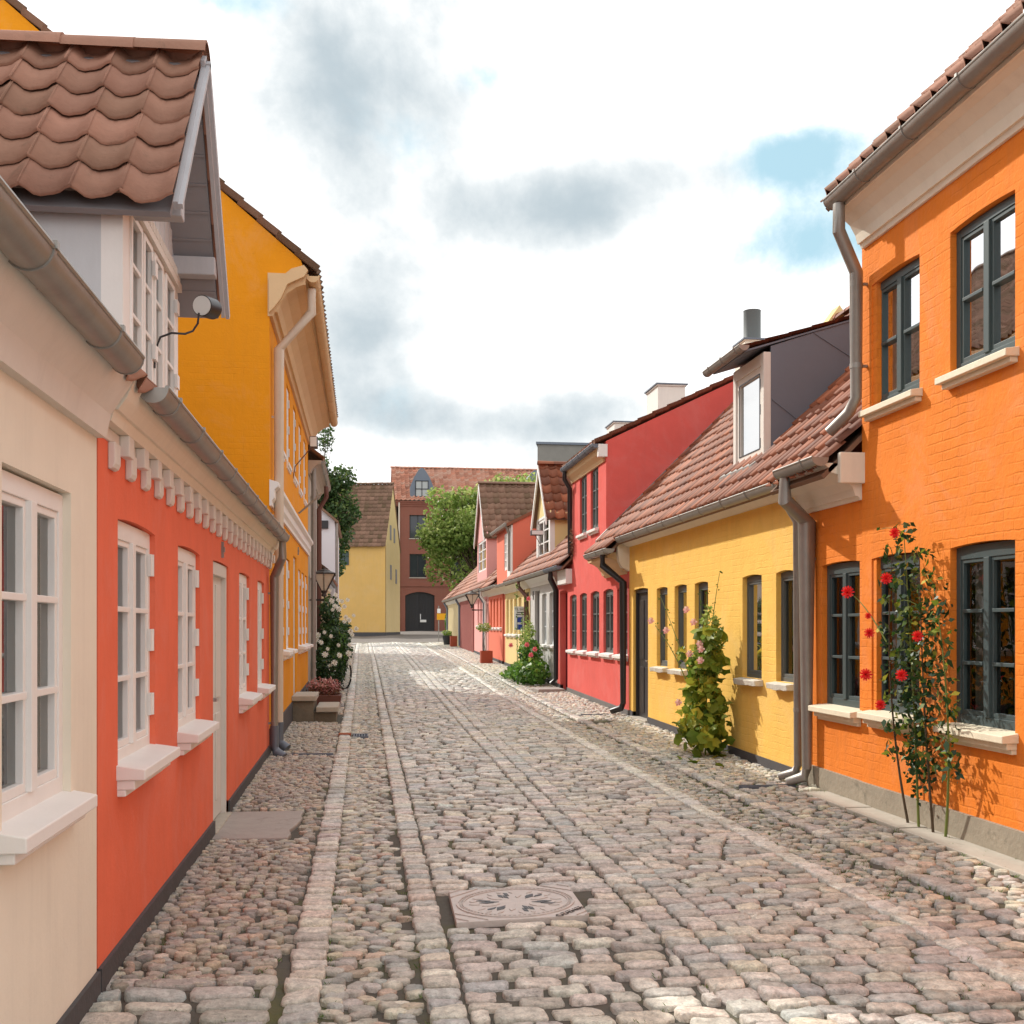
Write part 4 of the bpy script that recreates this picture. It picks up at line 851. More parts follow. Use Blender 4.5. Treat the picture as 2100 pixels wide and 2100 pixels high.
def left_far():
    t = thing('house', 'grey beige plastered house just past the tall amber house', 'house', (XL, 26, 0))
    wall('wall', f, 23.72, 28.55, 0, 4.9, [(24.6, 25.3, 1.5, 2.7), (26., 26.7, 1.5, 2.7), (24.6, 25.3, 3.6, 4.5)], M['greyplaster'], t)
    for a, z0, z1 in ((24.6, 1.5, 2.7), (26., 1.5, 2.7), (24.6, 3.6, 4.5)): window(f, a, a+.7, z0, z1-.01, t, M['white'], rec=.05)
    cornice(f, 23.72, 28.6, 5.1, .75, .7, M['greyplaster'], t); gutter(f, 23.8, 28.6, -.33, 5.1, .065, M['zinc'], t, brackets=1.2)
    pipe(f, [(-.26, 27.3, 5.0), (-.26, 27.3, 4.75), (-.09, 27.3, 4.45), (-.09, 27.3, .4)], .055, M['pipe_brown'], t)
    pipe(f, [(-.1, 24.05, 5.0), (-.1, 24.05, .4)], .05, M['zinc'], t)
    a = Vector((-3.4, 0, 3.)); tiles('roof', (-.85, 23.72, 5.12), (0, 1, 0), a.normalized(), 4.9, a.length, M['tile_brown'], t, seg=5)
    mb = MB(); mb.poly([(-1.14, 28.3, 3), (-1.14, 28.3, 5.1), (-4.3, 28.3, 8.1), (-7.5, 28.3, 5.1), (-7.5, 28.3, 3)], (0, .25, 0)); mb.build('gable_wall', M['greyplaster'], t)
    slabroof('roof_back', [(-4.25, 23.72, 8.1), (-4.25, 28.6, 8.1), (-7.7, 28.6, 5.1), (-7.7, 23.72, 5.1)], .1, M['tile_brown'], t)
    t = thing('house', 'low cream cottage with a white window behind the white rose bush', 'house', (XL, 33, 0))
    wall('wall', f, 28.6, 39.8, 0, 2.95, [(28.9, 30.3, 1.45, 2.45), (32, 33, 1.5, 2.45), (35, 36, 1.5, 2.45)], M['sand'], t)
    for a, b in ((28.9, 30.3), (32, 33), (35, 36)): window(f, a, b, 1.45 if a < 30 else 1.5, 2.44, t, M['white'], rec=.02, curtain='side', cm=M['curtain_w'])
    plinth(f, 28.6, 39.8, XL, M['plinth'], t)
    gutter(f, 28.7, 39.8, -.2, 3.05, .06, M['zincdark'], t, brackets=0)
    a = Vector((-3., 0, 2.6)); tiles('roof', (-.92, 28.6, 3.04), (0, 1, 0), a.normalized(), 11.2, a.length, M['tile_old'], t, seg=5)
    slabroof('roof_back', [(-3.9, 28.6, 5.6), (-3.9, 39.8, 5.6), (-7.2, 39.8, 2.9), (-7.2, 28.6, 2.9)], .1, M['tile_old'], t)
    t = thing('house', 'narrow white gable house behind the lantern on the left, under the dark tree', 'house', (-1.02, 43, 0))
    mb = MB(); mb.poly([(-1.0, 40, .3), (-1.0, 40, 5.42), (-4., 40, 7.85), (-7, 40, 5.4), (-7, 40, .3)], (0, 7, 0)); mb.build('wall', M['whitewall'], t)
    slabroof('roof', [(-.86, 39.85, 5.36), (-.86, 47.1, 5.36), (-4, 47.1, 7.98), (-4, 39.85, 7.98)], .08, M['tile_brown'], t); slabroof('roof_back', [(-7.2, 39.85, 5.36), (-7.2, 47.1, 5.36), (-4, 47.1, 7.98), (-4, 39.85, 7.98)], .08, M['tile_brown'], t)
    mb = MB(); mb.box(-1.6, -1.22, 39.93, 39.999, 5.1, 5.38, .1); mb.build('vent', M['black'], t)
    pipe(lambda a, b, c: (a, b, c), [(-.93, 40.1, 5.3), (-.93, 40.1, .8)], .05, M['zinc'], t)
left_far()

# ------------------------------------------------------------------ end of the street
def ochre_house():
    t = thing('house', 'ochre yellow house with a steep brown tiled roof closing the end of the street', 'house', (1.45, 75, 0))
    A = math.radians(12); e1 = Vector((-math.cos(A), math.sin(A), 0)); e2 = Vector((math.sin(A), math.cos(A), 0)); o = Vector((1.45, 75, 0))
    F_ = lambda tt, u, z: tuple(o+e1*u+e2*tt+Vector((0, 0, z)))     # u runs left along the front
    ops = [(3.1, 4.6, 5.75, 6.75)]
    wall('wall', F_, 0, 9, 1.15, 7.15, ops, M['ochre'], t)
    mb = MB(F_); mb.poly([(0.01, 0, 1.2), (5.5, 0, 1.2), (5.5, 0, 7.1), (2.75, 0, 11.45), (0.01, 0, 7.1)], (0, .25, 0)); mb.build('gable_wall', M['ochre_l'], t)
    mb = MB(F_); mb.box(-.03, 5.5, -.03, 9, .5, 1.32); mb.build('plinth', M['plinth'], t)
    w = window(F_, 3.1, 4.6, 5.75, 6.74, t, M['white'], rec=.02, bars=(.5,), sill='board', sprj=.05)
    mb = MB(F_); mb.box(-.05, -.0, 2.45, 3.05, 5.8, 6.7); mb.box(-.06, -.05, 2.5, 3.0, 5.85, 6.22); mb.box(-.06, -.05, 2.5, 3.0, 6.28, 6.65); mb.build('shutter', M['frame_slate'], t)
    O_ = F_(-.2, 9, 7.0); sv = e2*2.95+Vector((0, 0, 4.5)); tiles('roof', O_, -e1, sv, 9.05, sv.length, M['tile_brown'], t, tw=.30, ex=.33, seg=5, amp=.035, lift=.045)
    p = [F_(2.75, -.05, 11.5), F_(2.75, 9, 11.5), F_(5.7, 9, 7.0), F_(5.7, -.05, 7.0)]; slabroof('roof_back', p, .1, M['tile_brown'], t)
    ridge('ridge_tiles', F_(2.75, -.05, 11.56), F_(2.75, 9, 11.56), M['tile_brown'], t, rad=.14)
    mb = MB(F_)
    for (a, z) in ((1.6, 7.6), (3.0, 7.5), (1.7, 4.9), (3.7, 4.7)): mb = MB(F_); mb.box(a, a+.5, -.03, .0, z, z+1.0); mb.build('gable_window', M['greyboard'], t)
ochre_house()
def brick_building():
    t = thing('building', 'three-storey red brick building with an arched black gate at the end of the street', 'building', (2.5, 92, 0)); F_ = FY(92.)
    wx = [3.75+3.35*i for i in range(6)]; ops = []
    for i, x in enumerate(wx):
        ops.append((x, x+1.35, 8.95, 10.85)); ops.append((x, x+1.35, 5.75, 7.66))
        if i > 0: ops.append((x, x+1.2, 2.6, 4.1, .1))
    ops.append((3.4, 5.8, .8, 4.56, .30))
    wall('wall', F_, 2.5, 24, .8, 12.0, ops, M['brickwork'], t, th=.4)
    mb = MB(F_); mb.box(-.05, .0, 2.45, 24, 11.55, 11.7); mb.box(-.10, .0, 2.4, 24, 11.7, 11.85); mb.box(-.16, .0, 2.35, 24, 11.85, 12.0)
    mb.box(-.06, 0, 2.46, 24, 5.0, 5.16); mb.build('brick_bands', M['brickwork'], t)
    mb = MB(); mb.poly([(2.5, 92, .8), (2.5, 92, 12), (2.5, 96, 15.2), (2.5, 100, 12), (2.5, 100, .8)], (.4, 0, 0)); mb.build('side_wall', M['brickwork'], t)
    for o in ops[:-1]:
        w = MB(F_); a, b, c, d = o[:4]; w.box(.12, .18, a, a+.09, c, d); w.box(.12, .18, b-.09, b, c, d); w.box(.12, .18, a, b, c, c+.09); w.box(.12, .18, a, b, d-.09, d); w.box(.12, .18, (a+b)/2-.04, (a+b)/2+.04, c, d)
        k = w.build('window', M['black'], t); g = MB(F_); g.box(.15, .155, a, b, c, d); g.build('pane', M['pane_dark'], k); s = MB(F_); s.box(-.05, .12, a-.05, b+.05, c-.08, c); s.build('sill', M['slabl'], k)
    mb = MB(F_); mb.box(.26, .3, 3.4, 5.8, 1.0, 4.56); mb.box(.2, .26, 3.4, 4.59, 1.0, 4.56); mb.box(.2, .26, 4.61, 5.8, 1.0, 4.56)
    for i in range(9): mb.box(.17, .2, 3.45+i*.26, 3.47+i*.26, 1.1, 4.5)
    g = mb.build('gate', M['black'], t); mb = MB(F_); mb.box(.1, .2, 4.62, 4.68, 2.3, 2.75); mb.build('gate_handle', M['whitesign'], g); mb = MB(F_); mb.box(.1, .2, 4.62, 5.12, 2.08, 2.28); mb.build('letter_plate', M['lampwhite'], g)
    sv = Vector((0, 4.25, 3.25)); tiles('roof', (2.35, 91.75, 12.02), (1, 0, 0), sv, 21.6, sv.length, M['tile_pale'], t, tw=.36, ex=.36, seg=5, amp=.055, lift=.05)
    slabroof('roof_back', [(2.35, 96, 15.2), (24, 96, 15.2), (24, 100.2, 12), (2.35, 100.2, 12)], .1, M['tile_brown'], t); ridge('ridge_tiles', (2.3, 96, 15.28), (24, 96, 15.28), M['tile_pale'], t, rad=.16)
    pipe(F_, [(-.08, 2.9, 11.9), (-.08, 2.9, 1.2)], .07, M['pipe_cream'], t)
    for x0 in (3.79, 13.2):
        d = MB(F_); x1 = x0+1.96; xm = (x0+x1)/2
        d.poly([(.25, x0, 12.15), (.25, x1, 12.15), (.25, x1-.02, 13.2), (.25, x1-.35, 14.0), (.25, xm+.25, 14.6), (.25, xm, 14.8), (.25, xm-.25, 14.6), (.25, x0+.35, 14.0), (.25, x0+.02, 13.2)], (3.2, 0, 0), .5); k = d.build('dormer', M['zincdark'], t)
        w = MB(F_)
        for (a, b) in ((.44, .50), (.95, 1.01), (1.46, 1.52)): w.box(.19, .25, x0+a, x0+b, 12.35, 13.7)
        for z in (12.35, 12.98, 13.64): w.box(.19, .25, x0+.44, x0+1.52, z, z+.07)
        w.build('window_frame', M['black'], k); g = MB(F_); g.box(.23, .249, x0+.47, x0+1.5, 12.4, 13.66); g.build('pane', M['pane_pale'], k)
    t = thing('building', 'bare grey concrete gable rising behind the brick building and the red house', 'building', (18.7, 120, 0))
    mb = MB(); mb.poly([(18.7, 120, 1), (34, 120, 1), (38, 134, 1), (22, 134, 1)], (0, 0, 20.5)); mb.build('wall', M['concrete'], t); mb = MB(); mb.poly([(18.5, 119.8, 21.5), (34.2, 119.8, 21.5), (38.3, 134.2, 21.5), (21.9, 134.2, 21.5)], (0, 0, .25)); mb.build('coping', M['zincdark'], t)
M['pane_pale'] = mat('pale_window_pane', (.36, .38, .37), .1, .6); M['pane_dark'] = mat('dark_window_pane', (.03, .035, .045), .08, .6); M['tile_pale'] = mat('sun_bleached_pantiles', (.46, .20, .13), .75, .25, rnd=.25, tint=(.52, .33, .25), var=.1, vscale=2)
brick_building()

# ------------------------------------------------------------------ right row
g_ = FR(XR)
def rroof(t, u0, u1, xe, ze, m, xr=7.6, zr=6.52, seg=9, back=True, skip=None, name='roof', tw=.225, ex=.31):
    a = Vector((xr-xe, 0, zr-ze)); o = tiles(name, (xe, u1, ze), (0, -1, 0), a.normalized(), u1-u0, a.length, m, t, seg=seg, tw=tw, ex=ex, skip=skip, amp=.032, lift=.034, roll=True)
    slabroof('roof_boards', [(xe+.03, u0, ze-.05), (xe+.03, u1, ze-.05), (xr, u1, zr-.05), (xr, u0, zr-.05)], .04, M['tile_brown'], t)
    if back: slabroof('roof_back', [(xr, u0, zr), (xr, u1, zr), (2*xr-xe, u1, ze), (2*xr-xe, u0, ze)], .1, m, t)
    ridge('ridge_tiles', (xr, u0, zr+.06), (xr, u1, zr+.06), m, t, rad=.12)
    return o
def yellow_house():
    t = thing('house', 'low golden yellow house with narrow grey windows and zinc-sided dormer, behind the hollyhock', 'house', (XR, 14.5, 0)); m = M['yellow']
    ws = [(11.08, 11.58), (12.02, 12.66), (13.98, 14.57), (14.94, 15.55), (15.92, 16.53)]
    wall('wall', g_, 10.73, 18.28, -.2, 2.98, [(a, b, 1.03, 2.21, .022) for a, b in ws]+[(17.05, 18.02, .05, 2.24, .025)], m, t)
    plinth(g_, 10.73, 18.28, XR, M['plinth'], t, h=.095, gaps=[(17.05, 18.02)])
    for a, b in ws: window(g_, a, b, 1.03, 2.20, t, M['frame_grey'], rec=.055, two=False, bars=(), fw=.035, sill='stone', sill_m=M['sillstone'], curtain='full', sprj=.10, sth=.06, sill_over=.04, depth=.6)
    door(g_, 17.05, 18.02, .07, 2.22, t, M['doordark'], rec=.07)
    mb = MB(g_); mb.box(-.06, .2, 17.0, 18.05, -.1, float(H(4.4, 17.5))+.03); mb.build('threshold', M['slabl'], t, bevel=.008)
    mb = MB(g_); mb.extrude([(.02, 2.95), (-.05, 2.95), (-.12, 3.0), (-.16, 3.04), (-.16, 3.10), (.02, 3.10)], 10.73, 18.26); mb.build('cornice', M['cream'], t)
    gutter(g_, 10.55, 18.02, -.30, 3.07, .075, M['zinc'], t, brackets=.85)
    cut = lambda w, s: 18.28-w > 12.72 and 18.28-w < 13.80 and .85 < s < 3.5
    rroof(t, 10.73, 18.28, 4.13, 3.055, M['tile'], skip=cut)
    pipe(g_, [(-.22, 10.72, 3.0), (-.22, 10.72, 2.84), (-.08, 10.77, 2.66), (-.08, 10.77, .22), (-.11, 10.79, .15), (-.24, 10.87, .10)], .040, M['zinc'], t, bands=[(-.08, 10.77, 2.25), (-.08, 10.77, .78)])
    # shed dormer
    x0, u0, u1 = 4.68, 12.72, 13.82
    mb = MB(); mb.box(x0, x0+.09, u0, u0+.10, 3.52, 4.86); mb.box(x0, x0+.09, u1-.10, u1, 3.52, 4.86); mb.box(x0, x0+.09, u0+.1, u1-.1, 4.72, 4.86); mb.box(x0-.02, x0+.09, u0+.1, u1-.1, 3.52, 3.64)
    dm = mb.build('dormer', M['offwhite'], t, bevel=.006)
    mb = MB(FR(x0)); a, b, z0, z1 = u0+.10, u1-.10, 3.64, 4.72
    for (p, q) in ((a, a+.09), (b-.09, b)): mb.box(.02, .08, p, q, z0, z1)
    mb.box(.02, .08, a+.09, b-.09, z0, z0+.11); mb.box(.02, .08, a+.09, b-.09, z1-.09, z1); sub(mb, 'window_frame', M['offwhite'], dm)
    mb = MB(FR(x0)); 
    mb.box(.015, .02, a+.075, a+.09, z0+.1, z1-.08, .1); mb.box(.015, .02, b-.09, b-.075, z0+.1, z1-.08, .1); mb.box(.015, .02, a+.09, b-.09, z0+.095, z0+.11, .1); mb.box(.015, .02, a+.09, b-.09, z1-.09, z1-.075, .1); sub(mb, 'window_seal', M['black'], dm)
    mb = MB(FR(x0)); mb.add([(.045, a+.09, z0+.11), (.045, b-.09, z0+.11), (.045, b-.09, z1-.09), (.045, a+.09, z1-.09)], [(0, 1, 2, 3)]); sub(mb, 'pane', M['pane_mirror'], dm)
    for zz in (4.5, 4.2, 3.8): mb = MB(FR(x0)); mb.box(.0, .02, a-.005, a+.02, zz-.06, zz+.06); sub(mb, 'hinge', M['black'], dm)
    for uu in (u0, u1):
        s = -1 if uu == u0 else 1; mb = MB(); mb.poly([(x0+.09, uu, 3.5), (x0+.09, uu, 4.93), (6.65, uu, 5.56)], (0, .03*s*-1, 0), .5)
        k = sub(mb, 'cheek', M['zincdark'], dm)
        mb = MB()
        def seam(ax, az, bx, bz): mb.tube([(ax, uu+s*.004, az), (bx, uu+s*.004, bz)], .006, 6)
        seam(4.8, 4.42, 5.34, 4.22) if False else None
        seam(4.78, 4.30, 5.22, 3.98); seam(5.30, 5.10, 5.98, 4.70); seam(6.1, 5.36, 6.3, 5.24); sub(mb, 'cheek_seams', M['zincdark'], dm)
    sl = Vector((6.75-4.42, 0, (6.75-4.42)*.307)); tiles('dormer_roof', (4.42, 13.95, 4.885), (0, -1, 0), sl.normalized(), 1.24, sl.length, M['tile'], dm, amp=.02, lift=.016)
    slabroof('dormer_boards', [(4.45, 12.71, 4.87), (4.45, 13.93, 4.87), (6.7, 13.93, 5.57), (6.7, 12.71, 5.57)], .02, M['zincdark'], dm)
    gutter(FR(x0), 12.60, 14.02, -.34, 4.90, .06, M['zinc'], dm_parent(dm), brackets=.5) if False else gutter(FR(x0), 12.60, 14.02, -.34, 4.90, .06, M['zinc'], t, brackets=.5, name='dormer_gutter')
    mb = MB(); mb.hexa([(x0-.17, u0-.05, 3.47), (x0-.17, u1+.05, 3.47), (x0+.02, u1+.1, 3.60), (x0+.02, u0-.1, 3.60), (x0-.17, u0-.05, 3.52), (x0-.17, u1+.05, 3.52), (x0+.02, u1+.1, 3.66), (x0+.02, u0-.1, 3.66)]); sub(mb, 'flashing', M['zinc'], dm)
    # the plastered verge of the ridge
    mb = MB(); mb.poly([(7.1, 17.2, 6.1), (7.6, 17.2, 6.80), (8.1, 17.2, 6.1)], (0, .3, 0)); mb.build('ridge_upstand', M['creamwall'], t)
M['pane_mirror'] = mat('sky_reflecting_pane', (.05, .06, .06), .03, 1.); M['pane_mirror'].node_tree.nodes['Principled BSDF'].inputs['Metallic'].default_value = .0
M['pane_mirror'].node_tree.nodes['Principled BSDF'].inputs['Coat Weight'].default_value = 1.; M['pane_mirror'].node_tree.nodes['Principled BSDF'].inputs['IOR'].default_value = 3.2
yellow_house()
def orange_low():
    t = thing('house', 'narrow low orange house between the yellow house and the tall orange house', 'house', (XR, 10.2, 0)); m = M['orange']
    wall('wall', g_, 9.46, 10.73, -.2, 2.80, [(9.53, 10.36, .84, 2.22, .02)], m, t); plinth(g_, 9.46, 10.73, XR, M['rough_plinth'], t, h=.19, prj=.03)
    window(g_, 9.53, 10.36, .86, 2.21, t, M['frame_slate'], rec=.05, bars=(1/3, 2/3), fw=.06, sill='board', sill_m=M['sillcream'], curtain='one', sprj=.12, sill_over=.06, msill=True, depth=.8, top=.10)
    cornice(g_, 9.46, 10.72, 3.06, .95, .80, M['cream'], t)
    mb = MB(g_); mb.box(-.24, .0, 9.40, 9.46, 2.88, 3.15); mb.build('cornice_end', M['cream'], t, bevel=.006)
    gutter(g_, 9.40, 10.35, -.50, 3.10, .075, M['zinc'], t, brackets=.7)
    rroof(t, 9.46, 10.73, 3.98, 3.0, M['tile'])
    pipe(g_, [(-.42, 10.25, 3.03), (-.42, 10.25, 2.82), (-.09, 10.52, 2.64), (-.09, 10.52, .22), (-.12, 10.53, .14), (-.26, 10.6, .08)], .046, M['zinc'], t, bands=[(-.09, 10.52, 2.28), (-.09, 10.52, .80)])
orange_low()
def orange_tall():
    t = thing('house', 'tall orange house at the right edge, with red roses on its wall', 'house', (XR, 7, 0)); m = M['orange']; X = XR-.012; F_ = FR(X)
    ws = [(8.42, 9.27), (7.1, 7.95)]
    wall('wall', F_, 2., 9.46, -.2, 5.15, [(a, b, .86, 2.22, .02) for a, b in ws]+[(a, b, 3.5, 4.6, .02) for a, b in ws], m, t); plinth(F_, 2., 9.46, XR, M['rough_plinth'], t, h=.19, prj=.03)
    for a, b in ws:
        window(F_, a, b, .88, 2.21, t, M['frame_slate'], rec=.05, bars=(1/3, 2/3), fw=.06, sill='board', sill_m=M['sillcream'], curtain='side', sprj=.12, sill_over=.04, msill=True, top=.10)
        window(F_, a, b, 3.5, 4.59, t, M['frame_slate'], rec=.05, bars=(.5,), fw=.06, sill='board', sill_m=M['sillcream'], curtain='side', sprj=.1)
    cornice(F_, 2., 9.42, 5.33, .82, .95, M['cream'], t); gutter(F_, 2., 9.34, -.41, 5.33, .08, M['zinc'], t, brackets=.8)
    mb = MB(); mb.poly([(4.4, 9.2, 0), (4.4, 9.2, 5.2), (7.8, 9.2, 8.6), (11.2, 9.2, 5.2), (11.2, 9.2, 0)], (0, .25, 0)); mb.build('gable_wall', m, t)
    rroof(t, 2., 9.42, 4.0, 5.34, M['tile_old'], xr=7.8, zr=9.1)
    pipe(F_, [(-.33, 9.20, 5.25), (-.33, 9.20, 5.02), (-.10, 9.36, 4.72), (-.10, 9.36, 3.62), (-.14, 9.42, 3.50), (-.24, 9.60, 3.36)], .050, M['zinc'], t, bands=[(-.10, 9.36, 4.62), (-.10, 9.36, 3.9)])
    z = float(H(4.2, 9)); mb = MB()
    mb.box(4.12, 4.37, 5.0, 8.23, z-.05, z+.008); mb.box(4.12, 4.37, 8.25, 9.2, z-.05, z+.012); mb.box(4.12, 4.37, 9.22, 10.15, z-.05, z+.016); mb.build('paving_slabs', M['slabl'], t, bevel=.008)
orange_tall()
def red_house():
    t = thing('house', 'two-storey red house with black downpipes, bare gable rising above the yellow house roof', 'house', (XR, 21.5, 0)); m = M['red_d']
    ws = [(18.42, 19.2), (19.5, 20.33), (20.7, 21.5), (21.88, 22.6), (22.95, 23.72)]; up = [(20.78, 21.5), (21.88, 22.6)]
    wall('wall', g_, 18.28, 25.28, -.1, 2.95, [(a, b, 1.14, 2.31, .04) for a, b in ws]+[(24.0, 24.82, .2, 2.43, .05)], m, t)
    wall('upper_wall', g_, 20.1, 23.4, 2.95, 4.9, [(a, b, 3.50, 4.68, .03) for a, b in up], m, t)
    mb = MB(); G_ = [(XR+.001, 2.6), (XR+.001, 5.02), (7.6, 6.56), (10.6, 4.9), (10.6, 2.6)]
    mb.poly([(x, 20.092, z) for x, z in G_], (0, .25, 0), .5); mb.build('gable_wall', m, t); mb = MB(); mb.poly([(x+.003, 23.14, z) for x, z in G_], (0, .25, 0), .5); mb.build('gable_wall', m, t)
    plinth(g_, 18.28, 24.0, XR, mat('grey_plinth', (.17, .16, .155), .9, .2, var=.1), t, h=.085); plinth(g_, 24.82, 25.28, XR, M['plinth'], t, h=.085)
    for a, b in ws: window(g_, a, b, 1.14, 2.30, t, M['frame_grey'], rec=.045, bars=(1/3, 2/3), fw=.05, sill='board', sill_m=M['white'], curtain='full', sprj=.09, sill_over=.04, top=.10)
    for a, b in up: window(g_, a, b, 3.50, 4.67, t, M['frame_grey'], rec=.04, bars=(1/3, 2/3), fw=.05, sill='board', sill_m=M['white'], curtain='full', sprj=.08, sill_over=.04)
    door(g_, 24.0, 24.82, .22, 2.42, t, M['doordark'], rec=.14, fm=M['doorred'], panels=1)
    z = float(H(4.1, 24.4)); mb = MB(); mb.box(3.76, 4.34, 24.0, 24.85, z-.05, z+.05); mb.build('doorstep', M['slab'], t, bevel=.01)
    # bay under the tiled roof
    cornice(g_, 18.42, 20.10, 2.87, 1.0, .9, M['tan'], t); mb = MB(g_); mb.extrude([(.0, 2.55), (-.13, 2.62), (-.18, 2.72), (-.20, 2.95), (-.20, 3.02), (0, 3.02)], 18.28, 18.42); mb.build('cornice_block', M['cream'], t)
    gutter(g_, 17.95, 19.8, -.48, 2.90, .075, M['zinc'], t, brackets=.6)
    rroof(t, 18.28, 20.10, 4.0, 2.90, M['tile'])
    pipe(g_, [(-.40, 18.55, 2.84), (-.40, 18.55, 2.66), (-.09, 18.36, 2.36), (-.09, 18.36, .34), (-.12, 18.38, .26), (-.26, 18.5, .20)], .048, M['black'], t)
    # lead flashing up the red gable
    mb = MB(); mb.hexa([(4.2, 19.99, 3.06), (7.5, 19.99, 6.36), (7.5, 20.095, 6.36), (4.2, 20.095, 3.06), (4.2, 19.99, 3.20), (7.5, 19.99, 6.50), (7.5, 20.095, 6.50), (4.2, 20.095, 3.20)]); mb.build('flashing', M['zinc'], t)
    # upper eaves
    mb = MB(g_); mb.extrude([(0.01, 4.66), (-.03, 4.66), (-.05, 4.72), (-.12, 4.80), (-.14, 4.90), (-.16, 4.95), (.01, 4.95)], 20.18, 23.4); mb.build('upper_cornice', M['tan'], t)
    mb = MB(g_); mb.box(-.15, .02, 20.06, 20.18, 4.73, 4.96); mb.build('cornice_end', M['white'], t, bevel=.005)
    gutter(g_, 20.12, 23.5, -.25, 4.97, .07, M['zincdark'], t, brackets=.6)
    sl = Vector((7.6-4.2, 0, 6.62-4.99)); tiles('upper_roof', (4.2, 23.45, 4.985), (0, -1, 0), sl.normalized(), 3.4, sl.length, M['tile_old'], t)
    slabroof('upper_back', [(7.6, 20.05, 6.62), (7.6, 23.45, 6.62), (10.9, 23.45, 5), (10.9, 20.05, 5)], .1, M['tile_old'], t)
    pipe(g_, [(-.19, 23.32, 4.90), (-.19, 23.32, 4.74), (-.07, 23.36, 4.55), (-.07, 23.36, 3.18)], .045, M['black'], t)
    chimney(7.35, 7.85, 21.0, 21.6, 5.8, 7.18, M['cream'], t, pipe_h=.60, cap=.04)
red_house()
def cottage(t, u0, u1, m, ws, zb, zt, wm, sm, ze=2.92, xe=4.12, roof=True, cur='full', roofspan=None, corn=True, plin=True, two=True, gut=True, tm=None, bars=(1/3, 2/3), doors=(), dm=None, capm=None):
    wall('wall', g_, u0, u1, 0, ze-.02, [(a, b, zb, zt, .03) for a, b in ws]+[(a, b, .2, zt+.1) for a, b in doors], m, t)
    for a, b in ws: window(g_, a, b, zb, zt-.01, t, wm, rec=.06, two=two, bars=bars, fw=.05, sill='board' if sm else None, sill_m=sm, curtain=cur, sprj=.08, sill_over=.03)
    for a, b in doors: door(g_, a, b, .45, zt+.09, t, dm or M['doordark'], rec=.1)
    if plin: plinth(g_, u0, u1, XR, M['plinth'], t, h=.09, gaps=list(doors))
    if corn: mb = MB(g_); mb.extrude([(.01, ze-.26), (-.04, ze-.26), (-.06, ze-.18), (-.13, ze-.10), (-.18, ze-.06), (-.18, ze), (.01, ze)], u0, u1); mb.build('cornice', capm or M['cream'], t)
    if gut: gutter(g_, u0, u1, xe-XR-.06, ze, .065, M['zinc'], t, brackets=.9)
    if roof: a, b = roofspan or (u0, u1); rroof(t, a, b, xe, ze, tm or M['tile'], zr=ze+3.48, seg=8)
def gabled_dormer(t, x0, u0, u1, zb, ze, zap, wallm, trim, tm, front_win, xback, sidew=None, over=.12):
    """dormer with its gable to the street"""
    um = (u0+u1)/2; F_ = FR(x0)
    w = wall('dormer', F_, u0, u1, zb, ze, front_win, trim, t, th=.12)
    mb = MB(F_); mb.poly([(0, u0, ze), (0, u1, ze), (0, um, zap-.05)], (.06, 0, 0), .5); sub(mb, 'gable', wallm, w)
    for uu, s in ((u0, 1), (u1, -1)): mb = MB(); mb.poly([(x0+.12, uu, zb), (x0+.12, uu, ze), (xback, uu, ze), (xback, uu, min(ze-.05, zb+(xback-x0)))], (0, .06*s, 0), .5); sub(mb, 'cheek', wallm, w)
    for (a, b, c, d) in [o[:4] for o in front_win]: 
        k = MB(F_); k.box(.02, .06, a, a+.06, c, d); k.box(.02, .06, b-.06, b, c, d); k.box(.01, .06, (a+b)/2-.05, (a+b)/2+.05, c, d); k.box(.02, .06, a, b, c, c+.07); k.box(.02, .06, a, b, d-.07, d)
        for r in (.36, .68): k.box(.02, .055, a, b, c+(d-c)*r-.015, c+(d-c)*r+.015)
        sub(k, 'window_frame', M['white'], w); k = MB(F_); k.add([(.05, a, c), (.05, b, c), (.05, b, d), (.05, a, d)], [(0, 1, 2, 3)]); sub(k, 'pane', GLASS, w); k = MB(F_); k.box(.4, .42, a-.1, b+.1, c-.1, d+.1); sub(k, 'curtain', M['curtain_w'] if sidew else M['plankred'], w)
    zo = .14*(zap-ze)/((u1-u0)/2)
    for s, ue in ((-1, u0-.14), (1, u1+.14)):
        sl = Vector((0, um-ue, zap-(ze-zo))); L = sl.length
        tiles('dormer_roof', (xback, ue, ze-zo), (-1, 0, 0), sl.normalized(), xback-x0+over, L, tm, w, tw=.23, ex=.30, seg=6) if s > 0 else tiles('dormer_roof', (x0-over, ue, ze-zo), (1, 0, 0), sl.normalized(), xback-x0+over, L, tm, w, tw=.23, ex=.30, seg=6)
        mb = MB(); p0 = Vector((x0-over-.02, ue, ze-zo)); p1 = Vector((x0-over-.02, um, zap)); dn = Vector((0, 0, -.16)); e = Vector((.04, 0, 0))
        mb.hexa([tuple(p0), tuple(p1), tuple(p1+e), tuple(p0+e), tuple(p0+dn), tuple(p1+dn), tuple(p1+dn+e), tuple(p0+dn+e)]); sub(mb, 'bargeboard', M['white'], w)
        slabroof('dormer_boards', [(x0-over, ue, ze-zo-.02), (xback, ue, ze-zo-.02), (xback, um, zap-.03), (x0-over, um, zap-.03)], .03, M['tile_brown'], w)
    o = ridge('dormer_ridge', (x0-over, um, zap+.05), (xback, um, zap+.05), tm, w, rad=.11)
    return w
